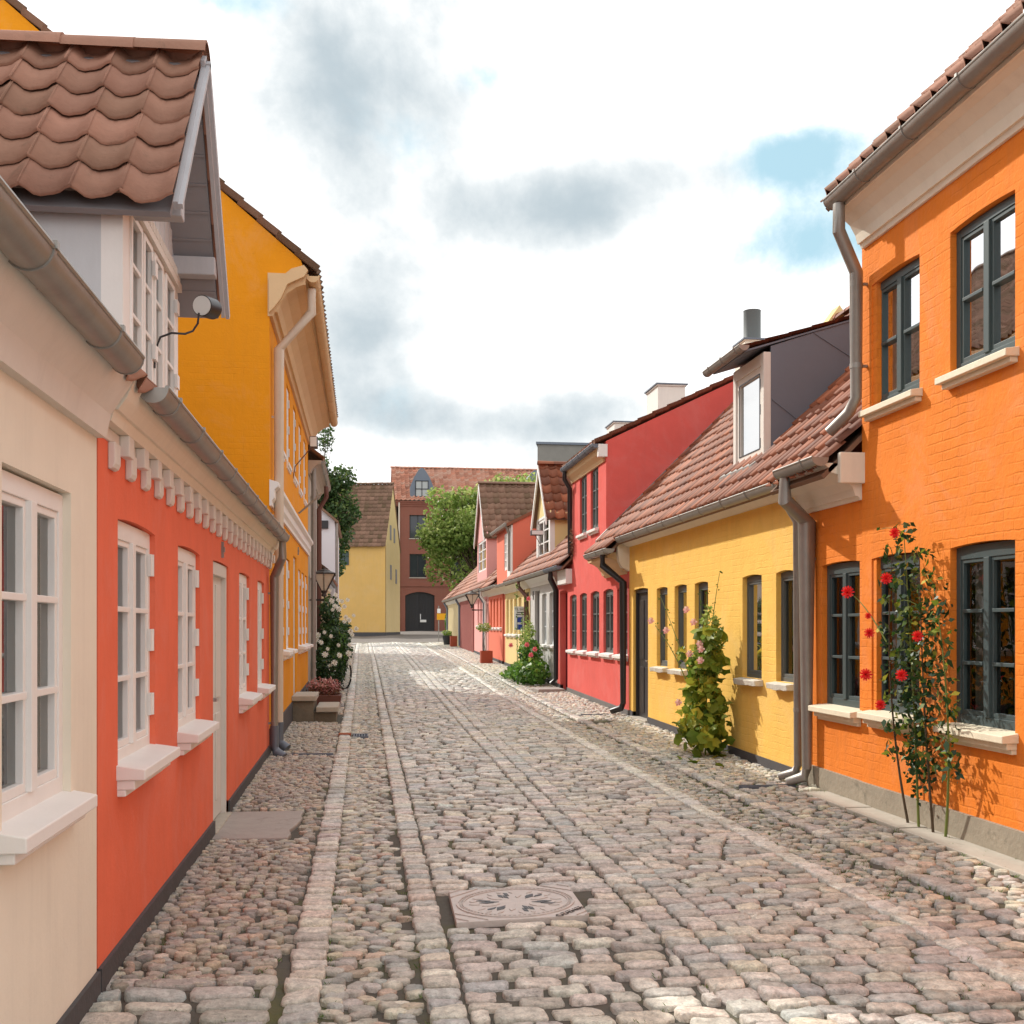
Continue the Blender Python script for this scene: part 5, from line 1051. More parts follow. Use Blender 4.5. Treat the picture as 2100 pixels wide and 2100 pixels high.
def right_far():
    t = thing('house', 'pale grey timber-fronted cottage beside the red door, with red hollyhocks before it', 'house', (XR, 27.4, 0))
    cottage(t, 25.3, 29.45, M['greywhite'], [(25.6, 26.4), (26.8, 27.5)], 1.2, 2.45, M['bluegrey'], M['white'], roofspan=(23.42, 29.5), capm=M['white'], doors=[(27.9, 28.7)], dm=M['greyboard'])
    mb = MB(g_); mb.box(-.14, 0, 23.45, 24.5, 2.55, 2.86); mb.build('cornice_end', M['white'], t, bevel=.006)
    gutter(g_, 23.45, 25.3, -.34, 2.92, .065, M['zincdark'], t, brackets=.5, name='gutter')
    pipe(g_, [(-.26, 24.7, 2.86), (-.26, 24.7, 2.7), (-.09, 24.95, 2.45), (-.09, 24.95, .45), (-.2, 25.0, .35)], .05, M['black'], t)
    anchor(g_, 28.9, 2.45, t, M['black'])
    gabled_dormer(t, 4.6, 27.5, 29.7, 3.2, 4.48, 5.80, M['creamwall'], M['white'], M['tile'], [(27.72, 29.48, 3.45, 4.42)], 6.95)
    chimney(7.3, 8.0, 27.3, 28.4, 5.5, 7.65, M['offwhite'], t)
    t = thing('house', 'cream yellow cottage with four tall narrow windows and a poster sign', 'house', (XR, 32, 0))
    cottage(t, 29.5, 34.78, M['creamwall'], [(31.15, 31.75), (32.1, 32.7), (33., 33.6), (33.9, 34.5)], 1.42, 2.48, M['creamtrim'], M['white'], roofspan=(29.52, 33.0), doors=[(29.75, 30.55)])
    pipe(g_, [(-.26, 29.9, 2.86), (-.26, 29.9, 2.7), (-.09, 29.62, 2.45), (-.09, 29.62, .5)], .045, M['pipe_brown'], t); anchor(g_, 30.5, 2.7, t, M['pipe_brown'])
    chimney(7.3, 8.0, 32.2, 33.2, 5.5, 7.6, M['offwhite'], t)
    t = thing('house', 'salmon orange house with a raised upper storey and ochre trimmed windows', 'house', (XR, 37, 0))
    cottage(t, 34.8, 39.45, M['coral2'], [(35.7, 36.2), (36.6, 37.1), (37.5, 38.0), (38.4, 38.9)], 1.62, 2.6, M['ochretrim'], M['white'], roofspan=(37.0, 39.5), doors=[(34.95, 35.5)], dm=M['pipe_brown'], ze=2.95)
    wall('upper_wall', g_, 33.0, 37.0, 2.9, 4.72, [(33.95, 35.1, 3.4, 4.55)], M['coral2'], t); window(g_, 33.95, 35.1, 3.4, 4.54, t, M['white'], rec=.02, bars=(.25, .5, .75), curtain='full')
    mb = MB(g_); mb.box(-.05, .0, 33.0, 33.92, 3.0, 4.66); mb.build('white_shutter', M['white'], t)
    mb = MB(); mb.poly([(4.401, 32.99, 2.7), (4.401, 32.99, 4.72), (7.6, 32.99, 6.3), (10, 32.99, 4.7), (10, 32.99, 2.7)], (0, .25, 0)); mb.build('gable_wall', M['coral2'], t)
    slabroof('upper_roof', [(4.2, 32.95, 4.70), (4.2, 37.05, 4.70), (7.6, 37.05, 6.40), (7.6, 32.95, 6.40)], .09, M['tile'], t); gutter(g_, 33, 37, -.24, 4.72, .065, M['zinc'], t, brackets=0)
    pipe(g_, [(-.18, 33.15, 4.66), (-.08, 33.2, 4.4), (-.08, 33.2, 3.3)], .045, M['zinc'], t)
    t = thing('house', 'pink cottage with a big pink gabled dormer', 'house', (XR, 42, 0))
    cottage(t, 39.5, 44.65, M['pink'], [(39.9, 40.55), (40.8, 41.45), (41.7, 42.35), (42.7, 43.35)], 1.70, 2.7, M['pinktrim'], M['white'], ze=3.0)
    for uu in (39.85, 40.3): pipe(g_, [(-.24, uu, 2.95), (-.24, uu, 2.75), (-.09, uu-.15, 2.5), (-.09, uu-.15, .75), (-.2, uu-.1, .62)], .045, M['white'] if uu < 40 else M['zincdark'], t)
    dmr = gabled_dormer(t, 4.46, 40.6, 44.0, 3.25, 5.05, 7.05, M['pink'], M['pink'], M['tile_brown'], [(40.9, 43.7, 3.75, 4.9)], 7.9)
    mb = MB(FY(40.53)); mb.box(-.03, .06, 4.95, 5.6, 4.05, 4.12); mb.box(-.03, .06, 4.95, 5.6, 4.62, 4.69); mb.box(-.03, .06, 4.95, 5.02, 4.12, 4.62); mb.box(-.03, .06, 5.53, 5.6, 4.12, 4.62); mb.box(-.02, .04, 5.02, 5.53, 4.35, 4.39); sub(mb, 'side_window_frame', M['pinktrim'], dmr)
    mb = MB(FY(40.53)); mb.box(.0, .01, 5.0, 5.56, 4.1, 4.66); sub(mb, 'side_pane', M['plankred'], dmr)
    for lab, u0, u1, m, n in (('cottage front of dark red vertical boards, past the pink house', 44.7, 51.25, M['plankred'], 14), ('last cottage of the right row, faced with olive cream boards', 51.3, 58.6, M['plankcream'], 16)):
        t = thing('house', lab, 'house', (XR, u0, 0)); w = wall('wall', g_, u0, u1, .2, 3.0, [], m, t)
        mb = MB(g_)
        for i in range(n): a = u0+(u1-u0)*(i+.15)/n; mb.box(-.05, -.0, a, a+(u1-u0)/n*.34, .6, 2.85)
        mb.build('battens', M['battenred'] if 'red' in lab else M['creamtrim'], t)
        mb = MB(g_); mb.extrude([(.01, 2.76), (-.05, 2.78), (-.18, 2.9), (-.18, 3.0), (.01, 3.0)], u0, u1); mb.build('cornice', M['offwhite'], t); gutter(g_, u0, u1, -.34, 3.0, .065, M['zinc'], t, brackets=0)
        rroof(t, u0, u1, 4.12, 3.0, M['tile'], zr=6.4, seg=8)
        pipe(g_, [(-.26, u1-.6, 2.9), (-.09, u1-.6, 2.6), (-.09, u1-.6, .8)], .05, M['zincdark'], t)
        if u1 > 58: mb = MB(); mb.poly([(4.4, 58.4, .5), (4.4, 58.4, 2.95), (7.6, 58.4, 6.3), (10.8, 58.4, 3), (10.8, 58.4, .5)], (0, .2, 0)); mb.build('gable_wall', M['plankcream'], t)
M['creamtrim'] = mat('cream_trim', (.74, .62, .38), .6, .3, var=.03); M['ochretrim'] = mat('ochre_trim', (.62, .40, .16), .6, .3, var=.03); M['pinktrim'] = mat('pale_pink_trim', (.74, .52, .50), .6, .3, var=.03); M['battenred'] = mat('dusty_red_battens', (.42, .16, .14), .7, .3, var=.05)
right_far()
# ------------------------------------------------------------------ vegetation
def leaves(name, blobs, n, size, m, parent, shape='leaf', up=.3, hollow=.35, seed=1, aspect=.55, droop=0.):
    """leaf faces scattered through ellipsoids (cx,cy,cz,rx,ry,rz,weight)"""
    rg = np.random.default_rng(seed); w = np.array([b[6] if len(b) > 6 else b[3]*b[4]*b[5] for b in blobs], float); w /= w.sum(); idx = rg.choice(len(blobs), n, p=w); B = np.array([b[:6] for b in blobs])[idx]
    d = rg.normal(size=(n, 3)); d /= np.linalg.norm(d, axis=1)[:, None]; r = (hollow+(1-hollow)*rg.random(n))**.6
    clump = .16*np.sin(d[:, 0]*7+idx)*np.sin(d[:, 1]*8+idx*2)*np.sin(d[:, 2]*6)+1; P = B[:, :3]+d*B[:, 3:6]*(r*clump)[:, None]
    nrm = rg.normal(size=(n, 3))*.6+d*.5+np.array([0, 0, up]); nrm /= np.linalg.norm(nrm, axis=1)[:, None]
    a = np.cross(nrm, rg.normal(size=(n, 3))); a /= np.linalg.norm(a, axis=1)[:, None]; a[:, 2] -= droop; b = np.cross(nrm, a); b /= np.linalg.norm(b, axis=1)[:, None]
    sz = size*rg.uniform(.6, 1.3, n)
    if shape == 'leaf': T = [(-.5, 0, 0), (-.15, aspect*.5, .05), (.5, 0, -.03), (-.15, -aspect*.5, .05)]; quads = [(0, 1, 2, 3)]
    else:  # lobed, cupped
        k = 10; T = [(-.12, 0, -.05)]
        for i in range(k): t = 2*math.pi*i/k; rr = .5*(1 if i % 2 == 0 else .80)*(.55 if i == 5 else 1); T.append((rr*math.cos(t), rr*math.sin(t), .09 if i % 2 else .03))
        quads = [(0, 1+i, 1+(i+1) % k) for i in range(k)]
    T = np.array(T)
    V = P[:, None]+(T[None, :, 0:1]*a[:, None]+T[None, :, 1:2]*b[:, None]+T[None, :, 2:3]*nrm[:, None])*sz[:, None, None]
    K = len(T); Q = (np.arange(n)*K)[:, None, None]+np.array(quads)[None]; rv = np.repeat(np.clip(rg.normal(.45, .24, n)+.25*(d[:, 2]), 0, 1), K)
    return npmesh(name, V.reshape(-1, 3), Q.reshape(-1, len(quads[0])), m, parent, attrs=rv)
def flower_mesh(m, rad, petals=14, layers=3, cup=.5, name='flower'):
    V = []; Q = []; A = []; k = 0
    for l in range(layers):
        n = max(4, int(petals*(1-l*.22)/1)); rr = rad*(1-l*.27); el = cup+l*.42
        for i in range(n):
            t = 2*math.pi*(i+.5*l)/n+random.uniform(-.1, .1); c, s = math.cos(t), math.sin(t); e = min(1.45, el+random.uniform(-.15, .15)); w = rr*3.6/n
            px, pz = rr*math.cos(e), rr*math.sin(e); rv = random.random()
            for (f_, ww) in ((.1, .3), (.65, 1.), (1., .75)):
                for sg in (-1, 1): x, y = px*f_*c-sg*w*ww*.5*s, px*f_*s+sg*w*ww*.5*c; V.append((x, y, pz*f_**1.4)); A.append(rv)
            V.append((px*1.08*c, px*1.08*s, pz*.92)); A.append(rv)
            Q += [(k, k+1, k+3, k+2), (k+2, k+3, k+5, k+4)]; k += 7
    me = bpy.data.meshes.new(name); me.from_pydata(V, [], Q); at = me.attributes.new('rnd', 'FLOAT', 'POINT'); at.data.foreach_set('value', A); me.materials.append(m); return me
def put_flower(me, at, face, parent, name='flower', sc=1.):
    o = bpy.data.objects.new(name, me); COL.objects.link(o); o.parent = parent; o.location = Vector(at)-parent_world(parent); o.rotation_euler = Vector(face).to_track_quat('Z', 'Y').to_euler(); o.scale = (sc,)*3; return o
FM_RED = flower_mesh(PET_RED, .050, 13, 4, .35); FM_PINK = flower_mesh(PET_PINK, .05, 6, 2, .35); FM_WHITE = flower_mesh(PET_WHITE, .055, 9, 3, .2); FM_BUD = flower_mesh(LEAF, .017, 5, 2, .8)
def stemtube(parent, path, r0, r1, m=None, name='stem'):
    mb = MB(); n = len(path); mb.tube(path, [r0+(r1-r0)*i/(n-1) for i in range(n)], 7); return mb.build(name, m or M['stem'], parent, smooth=True)
def curve_path(p0, p1, p2, n=9): return [tuple(Vector(p0)*(1-t)**2+Vector(p1)*2*t*(1-t)+Vector(p2)*t*t) for t in [i/(n-1) for i in range(n)]]

def hollyhock():
    x, y = 4.06, 13.0; z = float(H(4.1, y)); t = thing('hollyhock', 'tall leafy hollyhock with yellowing leaves and pale pink flowers against the yellow wall', 'plant', (x, y, z))
    leaves('foliage', [(x, y, z+.28, .32, .42, .30, 3), (x, y+.05, z+.70, .26, .34, .32, 2.4), (x+.02, y-.03, z+1.1, .22, .34, .28, 1.8), (x+.02, y-.12, z+1.42, .16, .28, .22, 1.0), (x-.08, y+.36, z+.35, .2, .25, .25, 1)], 400, .155, LEAF_HOLLY, t, 'lobed', seed=3, up=.25, hollow=.2)
    leaves('small_foliage', [(x+.03, y-.10, z+1.45, .13, .26, .34, 1.), (x-.0, y, z+1.1, .2, .24, .3, 1)], 420, .06, LEAF_LIGHT, t, 'lobed', seed=4); leaves('foliage', [(x-.02, y, z+.5, .3, .38, .5), (x, y, z+1.1, .22, .34, .4)], 160, .085, LEAF_HOLLY, t, 'lobed', seed=14)
    stems = [[(x, y, z), (x-.02, y-.05, z+1.2), (x+.05, y-.38, z+2.17)], [(x, y, z), (x, y+.05, z+1.0), (x+.02, y+.02, z+1.95)], [(x, y+.05, z+.2), (x-.10, y+.1, z+.9), (x-.28, y+1.0, z+1.92)], [(x, y+.1, z+.3), (x-.15, y+.45, z+1.15), (x-.36, y+.95, z+1.55)],
             [(x, y, z), (x, y+.1, z+1.2), (x+.0, y+.22, z+1.95)]]
    for k, st in enumerate(stems):
        path = curve_path(*st, n=12); stemtube(t, path, .011, .003)
        for i in range(6, 12):
            for _ in range(3):
                p = Vector(path[i])+Vector((random.uniform(-.03, .03), random.uniform(-.03, .03), random.uniform(-.03, .04))); put_flower(FM_BUD, p, (random.uniform(-1, 1), random.uniform(-1, 1), .5), t, 'bud', random.uniform(.6, 1.2))
        if k == 2: leaves('foliage', [(*path[7], .05, .12, .08)], 9, .11, LEAF_HOLLY, t, 'lobed', seed=9); leaves('foliage', [(*path[4], .05, .14, .1)], 10, .13, LEAF_HOLLY, t, 'lobed', seed=10)
    for (a, b, c) in ((.0, -.18, 1.28), (.02, -.05, 1.34), (-.06, .08, 1.22), (-.2, .62, 1.50), (-.3, .98, 1.62), (-.05, .25, 1.75), (0, .12, 1.6), (-.12, .35, .62), (-.03, -.25, 1.15)):
        put_flower(FM_PINK, (x+a-.12, y+b-.05, z+c), (-.8, -.8, .2), t)
    # fallen leaves and runners on the pavement
    for k in range(12):
        px, py = random.uniform(3.62, 4.2), random.uniform(12.0, 13.6); pz = float(H(px, py))+.015; leaves('fallen_leaf', [(px, py, pz, .02, .02, .005)], 1, .11, LEAF_HOLLY, t, 'lobed', seed=20+k, up=2.)
hollyhock()
def green_bush():
    x, y = 4.0, 26.3; z = float(H(4., y)); t = thing('bush', 'bright green leafy bush spilling onto the pavement before the pale grey cottage', 'bush', (x, y, z))
    leaves('foliage', [(x-.05, y, z+.32, .42, .95, .36, 3), (x-.1, y+1.1, z+.25, .4, .9, .28, 2), (x-.05, y+.2, z+.75, .3, .5, .3, 1.5), (x-.25, y+2.2, z+.12, .3, .7, .13, .5)], 1700, .115, LEAF, t, 'leaf', seed=5, aspect=.75)
    leaves('foliage', [(x-.05, y+.3, z+1.2, .14, .3, .35, 1), (x-.02, y+1.5, z+1.1, .1, .5, .3, .8)], 380, .075, LEAF_LIGHT, t, 'leaf', seed=6)
    for k, (a, b, h) in enumerate(((-.02, .75, 2.05), (.0, 2.8, 2.45), (-.05, 1.4, 1.7), (-.0, .1, 1.3))):
        path = curve_path((x, y+b, z), (x+a, y+b+.05, z+h*.5), (x+a+random.uniform(-.05, .05), y+b+random.uniform(-.1, .1), z+h), 10); stemtube(t, path, .012, .004)
        leaves('foliage', [(*path[i], .05, .06, .08) for i in range(3, 10)], 60, .06, LEAF_LIGHT, t, 'leaf', seed=40+k)
        for i in (6, 8, 9): put_flower(FM_BUD, path[i], (-1, -1, 0), t, 'bud', 2.)
    for (a, b, c) in ((-.25, -.65, .95), (-.2, -.95, .72), (.0, .78, 2.05), (-.3, 1.8, .9), (-.1, -.9, .85)): put_flower(FM_PINKRED, (x+a, y+b, z+c), (-.6, -.9, .2), t, sc=1.2)
FM_PINKRED = flower_mesh(leaf_mat('rose_pink_petal', (.75, .10, .14), (.85, .22, .25), (.9, .4, .4), .3), .055, 8, 3, .2)
green_bush()
def rose_climber():
    x, y = 4.20, 8.36; z = float(H(4.2, 8.9)); t = thing('climbing_rose', 'climbing rose with large red flowers on the wall of the tall orange house', 'rose', (x, y, z))
    for k, (b, h, o) in enumerate(((.14, 2.15, .06), (-.05, 2.3, .05), (-.3, 2.1, .06), (-.5, 1.9, .08))):
        p = curve_path((x+.1, y-.05+b*.9, z), (x+.06-o, y+b*1.5+.12*(-1)**k, z+h*.5), (x-.0, y+b, z+h), 12); stemtube(t, p, .011, .003, M['stem'] if k % 2 else M['bark'])
        leaves('foliage', [(*p[i], .09, .15, .11) for i in range(3, 12)], 190, .058, LEAF_ROSE, t, 'leaf', seed=60+k, aspect=.6, droop=.4)
        leaves('foliage', [(*p[i], .08, .16, .10) for i in range(3, 12)], 40, .072, LEAF_HOLLY, t, 'leaf', seed=70+k, aspect=.6)
        for i in (7, 9, 11): q = curve_path(p[i], tuple(Vector(p[i])+Vector((-.06, random.uniform(-.1, .12), .08))), tuple(Vector(p[i])+Vector((-.10, random.uniform(-.2, .22), .05))), 5); stemtube(t, q, .004, .002); put_flower(FM_BUD, q[-1], (-1, -.5, .6), t, 'bud', 1.3)
    leaves('foliage', [(x+.03, y-.2, z+1.25, .10, .38, .62), (x+.08, y-.15, z+.55, .07, .26, .35, .012)], 620, .058, LEAF_ROSE, t, 'leaf', seed=64, aspect=.6)
    p = curve_path((x-.04, y+.16, z+1.45), (x-.10, y+.40, z+1.75), (x-.14, y+.55, z+1.83), 6); stemtube(t, p, .006, .003); put_flower(FM_RED, (x-.17, y+.60, z+1.86), (-.5, -.9, .15), t, sc=1.15)
    for (a, b, c, s_) in ((-.13, .34, 1.18, 1.1), (-.12, .30, 1.52, .9), (-.12, .32, 1.66, .6), (-.12, .0, 1.95, 1.), (-.12, -.25, 1.2, 1.), (-.12, -.5, 1.5, .9), (-.12, .1, .95, .9), (-.1, -.1, 2.3, .9)): put_flower(FM_RED, (x+a, y+b, z+c), (-.5, -.9, .1), t, sc=s_)
LEAF_ROSE = leaf_mat('dark_glossy_leaf', (.012, .04, .012), (.03, .075, .02), (.16, .20, .04), .2, .3)
rose_climber()
def white_rose():
    x, y = -.72, 25.6; z = float(H(-.7, y)); t = thing('rose_bush', 'large dark green rose bush covered in white roses against the left wall', 'rose bush', (x, y, z))
    leaves('foliage', [(x-.02, y, z+.55, .40, 1.1, .55, 3), (x+.02, y+.5, z+1.15, .36, 1.0, .45, 2.2), (x-.05, y+.8, z+1.75, .25, .9, .40, 1.2), (x+.26, y+1.2, z+1.25, .20, .5, .35, .6), (x+.2, y+.2, z+.85, .3, .6, .3, .8)], 6500, .075, LEAF_DARK, t, 'leaf', seed=8, aspect=.7)
    leaves('foliage', [(x+.25, y+.1, z+1.05, .14, .5, .3, 1), (x+.2, y, z+.75, .2, .6, .2, 1)], 420, .06, LEAF, t, 'leaf', seed=9)
    for k in range(4): p = curve_path((x+random.uniform(-.1, .1), y+random.uniform(-.4, .6), z), (x, y+.2, z+.6), (x+random.uniform(-.1, .3), y+random.uniform(-.3, 1), z+1.3), 8); stemtube(t, p, .018, .006, M['bark'])
    spots = [(-.02, -.1, 2.22), (.10, .0, 2.12), (.16, -.2, 2.0), (.02, -.3, 1.98), (.24, .1, 1.98), (.10, -.4, 1.86), (.18, -.35, 1.80), (.30, -.1, 1.86), (.05, -.5, 1.78), (.36, .4, 2.02), (.33, -.2, 1.62), (.40, -.1, 1.55), (.30, -.3, 1.52), (.50, .3, 1.66), (.56, .5, 1.36), (.44, -.4, 1.30), (.47, -.1, 1.22), (-.26, -.6, 1.22), (-.30, -.65, 1.12), (-.20, -.7, 1.06), (-.12, -.8, 1.28), (.02, -.9, 1.20), (.18, -.8, 1.0), (.42, -.5, 1.0), (-.05, -.9, .92), (-.1, -1., .8), (.2, -.9, .78), (.4, -.7, .82), (.1, -1., .62), (.0, -.9, .55), (.42, -.2, .6)]
    for (a, b, c) in spots: put_flower(FM_WHITE, (x+a, y+b, z+c), (random.uniform(-.2, .6), -1, random.uniform(0, .6)), t, sc=random.uniform(.8, 1.35))
white_rose()
def flower_trough():
    x, y = -.72, 21.5; z = float(H(-.7, y)); t = thing('flower_trough', 'low brown trough of reddish flowers on the left pavement beyond the steps', 'planter', (x, y, z))
    mb = MB(); mb.hexa([(x-.33, y-.35, z-.02), (x+.28, y-.35, z-.02), (x+.28, y+.35, z-.02), (x-.33, y+.35, z-.02), (x-.36, y-.38, z+.2), (x+.32, y-.38, z+.2), (x+.32, y+.38, z+.2), (x-.36, y+.38, z+.2)]); mb.build('trough', M['pipe_brown'], t, bevel=.01)
    leaves('foliage', [(x, y, z+.26, .34, .40, .16)], 900, .06, LEAF_RED, t, 'leaf', seed=12)
    leaves('blossom', [(x, y, z+.36, .34, .42, .16)], 420, .045, leaf_mat('dusty_pink_petal', (.40, .12, .12), (.55, .25, .24), (.72, .48, .42), .3), t, 'leaf', seed=13, aspect=1)
flower_trough()
def tree(name_label, cx, cy, gz, th_, blobs, n, size, m, seed, tr=.22, thingname='tree'):
    rg = random.Random(seed); t = thing(thingname, name_label, 'tree', (cx, cy, gz)); mb = MB()
    mb.tube([(cx, cy, gz-.2), (cx+.05, cy, gz+th_*.3), (cx-.05, cy, gz+th_*.65), (cx+.02, cy, gz+th_)], [tr*1.3, tr, tr*.85, tr*.5], 10)
    for b in blobs:
        s = Vector((cx, cy, gz+th_*rg.uniform(.4, .95))); e = Vector(b[:3]); mid = (s+e)/2+Vector((rg.uniform(-.3, .3), rg.uniform(-.3, .3), .2)); mb.tube([tuple(s), tuple(mid), tuple(e)], [tr*.4, tr*.25, tr*.08], 6)
        for _ in range(4): q = e+Vector((rg.uniform(-1, 1)*b[3], rg.uniform(-1, 1)*b[4], rg.uniform(-.6, 1)*b[5]))*.8; mb.tube([tuple(mid), tuple((mid+q)/2+Vector((0, 0, .1))), tuple(q)], [tr*.14, tr*.08, .01], 5)
    mb.build('trunk', M['bark'], t, smooth=True); leaves('crown', blobs, n, size, m, t, 'leaf', seed=seed, aspect=.7, hollow=.25, up=.2); return t
rb = random.Random(5)
def blobs_in(c, r, k, br, seed):
    q = random.Random(seed); out = []
    while len(out) < k:
        v = Vector((q.uniform(-1, 1), q.uniform(-1, 1), q.uniform(-1, 1)))
        if v.length > 1: continue
        b = br*q.uniform(.65, 1.25); out.append((c[0]+v.x*(r[0]-b*.6), c[1]+v.y*(r[1]-b*.6), c[2]+v.z*(r[2]-b*.6), b, b, b*.8))
    return out
tree('large pale green tree in front of the red brick building', 7.7, 76, 1.05, 7.5, blobs_in((8.6, 76, 8.3), (5.0, 3.5, 3.6), 46, 1.35, 3)+[(10.6, 76, 11.1, 1.3, 1.2, 1.), (8.6, 76, 10.8, 1.4, 1.2, .9), (12.3, 76, 11.2, 1.2, 1.2, .9), (6.8, 76, 10.4, 1.2, 1.2, .9), (5.2, 75.5, 9.2, 1.2, 1.2, 1.), (9.6, 76, 11.3, 1.2, 1., .9)]+[(4.1, 75.5, 7.8, .8, .8, .9), (5.0, 75, 10.3, 1., 1., .8), (4.9, 75.5, 5.4, .9, .9, .9), (6.4, 75.5, 5.0, 1., .9, .9), (11.6, 78, 12.0, .9, .9, .6)], 24000, .27, LEAF_LIGHT, 21)
tree('dark green tree rising behind the white gable house on the left', -2.6, 61, .8, 7.5, blobs_in((-2.5, 61, 8.4), (2.4, 2.2, 3.2), 20, .95, 8)+[(-2.0, 61, 11.9, .5, .5, .9), (-1.0, 61, 9.6, .8, .8, .8), (-1.5, 60.5, 6.2, .9, .9, 1.1), (-.9, 60.5, 8.4, .6, .6, .7), (-1.6, 60.5, 5.0, .7, .7, .8)], 15000, .20, LEAF_TREE, 22)
t = thing('ivy', 'small green plant on the wall at the far end of the right row', 'plant', (3.95, 58.9, .85)); leaves('foliage', [(4.40, 58.75, 1.9, .16, .2, .6)], 500, .12, LEAF, t, 'leaf', seed=31)

# ------------------------------------------------------------------ lamps, signs, pots, bicycle
I3 = lambda a, b, c: (a, b, c)
def spot():
    t = thing('wall_lamp', 'small round spotlight on a curved black arm beside the attic dormer', 'lamp', (-1.14, 6.33, 3.2)); mb = MB()
    mb.tube([(-1.13, 6.33, 3.02), (-1.125, 6.33, 3.12), (-1.10, 6.33, 3.19), (-1.04, 6.33, 3.215), (-.97, 6.34, 3.215), (-.93, 6.35, 3.235), (-.905, 6.36, 3.28), (-.90, 6.37, 3.34)], .006, 8); mb.build('arm', M['black'], t, smooth=True)
    c = Vector((-.885, 6.38, 3.385)); ax = Vector((-.30, -.80, -.10)).normalized(); b = c-ax*.12
    mb = MB(); mb.tube([tuple(c), tuple(b)], .058, 24); k = mb.build('housing', M['black'], t, smooth=True); mb = MB(); mb.tube([tuple(c+ax*.001), tuple(c+ax*.006)], .053, 24); mb.build('reflector', M['lampwhite'], k)
spot()
def boxlamp(y, zc, xc, label, wy, wz, sx=-1.14, w=.13, h=.18, d=.2):
    t = thing('wall_lamp', label, 'lamp', (sx, wy, wz)); mb = MB(); mb.tube([(sx, wy, wz-.25), (sx+.03*(1 if sx < 0 else -1), wy, wz-.05), (xc-.05, y, zc-h/2-.02), (xc, y, zc-h/2)], .009, 6); mb.build('arm', M['pipe_brown'], t)
    mb = MB(); mb.box(xc-w/2, xc+w/2, y-.02, y+d, zc-h/2, zc+h/2); k = mb.build('housing', mat('dark_grey_metal', (.05, .045, .05), .5, .4), t, bevel=.006); mb = MB(); mb.box(xc-w/2+.012, xc+w/2-.012, y-.03, y-.02, zc-h/2+.012, zc+h/2-.012); mb.build('diffuser', M['lampwhite'], k)
boxlamp(18.7, 4.66, -.81, 'dark box floodlight on a thin arm on the amber house', 18.7, 4.3)
boxlamp(27.3, 3.95, 4.25, 'small black box lamp below the gable of the cream dormer', 28.6, 3.75, sx=4.6, w=.30, h=.12, d=.2)
def lantern(x, y, z, wx, label):
    t = thing('lantern', label, 'lantern', (x, y, z)); mb = MB(); s0, s1, h = .055, .235, .36
    c = [(-1, -1), (1, -1), (1, 1), (-1, 1)]
    for (a, b) in c: mb.tube([(x+a*s0, y+b*s0, z), (x+a*s1, y+b*s1, z+h)], .011, 6)
    for i in range(4):
        a, b = c[i], c[(i+1) % 4]; mb.tube([(x+a[0]*s1, y+a[1]*s1, z+h), (x+b[0]*s1, y+b[1]*s1, z+h)], .014, 6); m0 = ((a[0]+b[0])/2, (a[1]+b[1])/2); mb.tube([(x+m0[0]*s0, y+m0[1]*s0, z), (x+m0[0]*s1, y+m0[1]*s1, z+h)], .008, 6)
    mb.lathe((x, y, z-.13), [(.03, 0), (.06, .02), (.045, .07), (.07, .10), (.075, .13)], 10); mb.lathe((x, y, z+h), [(.26, 0), (.25, .02), (.14, .06), (.12, .08), (.03, .10), (.02, .14)], 12)
    mb.tube([(x, y, z-.12), (x, y, z-.20), (wx, y, z-.20)], .014, 6); mb.build('frame', mat('bronze_lantern_metal', (.06, .05, .045), .5, .4, metal=.5), t)
    g = MB(); s = .92; g.hexa([(x+a*s0*s, y+b*s0*s, z+.005) for a, b in c]+[(x+a*s1*s, y+b*s1*s, z+h-.006) for a, b in c]); g.build('glass', M['lampglass'], t)
lantern(-.83, 24.3, 2.40, -1.14, 'old street lantern with frosted panes on the left wall above the white roses')
lantern(3.88, 40.2, 2.45, 4.38, 'old street lantern on the right wall by the pink cottage')
def sign():
    x, y = 4.22, 61.5; z = float(G(y)); t = thing('sign_post', 'amber sign board on a thin post at the far end of the street', 'sign', (x, y, z)); mb = MB(); mb.tube([(x-.12, y, z-.1), (x-.12, y, z+2.0)], .03, 8); mb.build('post', M['zinc'], t)
    mb = MB(); mb.box(x-.22, x+.27, y-.04, y-.01, 2.05, 2.40); mb.build('board', M['yellowsign'], t); mb = MB(); mb.box(x-.20, x-.02, y-.04, y-.01, 2.42, 2.66); mb.build('small_board', M['whitesign'], t); mb = MB(); mb.box(x-.3, x+.3, y-.15, y+.15, z-.02, z+.03); mb.build('foot', M['black'], t)
sign()
def poster():
    y = 29.9; t = thing('poster_board', 'white poster board with black lettering and two blue pictures by the cream cottage', 'sign', (4.2, y, 1.5)); F_ = FY(y); mb = MB(F_); mb.box(-.02, 0, 4.02, 4.38, 1.55, 2.18); mb.build('board', M['whitesign'], t)
    for z in (1.82, 1.62): mb = MB(F_); mb.box(-.024, -.02, 4.10, 4.24, z-.065, z+.075); mb.build('picture', M['blue'], t)
    txt('TIL SALG', .085, lambda a, b, c: (b, y-.022+a, c), (0, 4.20, 2.10), 0, M['ink'], t, 'lettering', vert=True)
    for (z, w) in ((2.01, .2), (1.95, .26)): mb = MB(F_); mb.box(-.024, -.02, 4.2-w/2, 4.2+w/2, z, z+.022); mb.build('small_print', M['ink'], t)
poster()
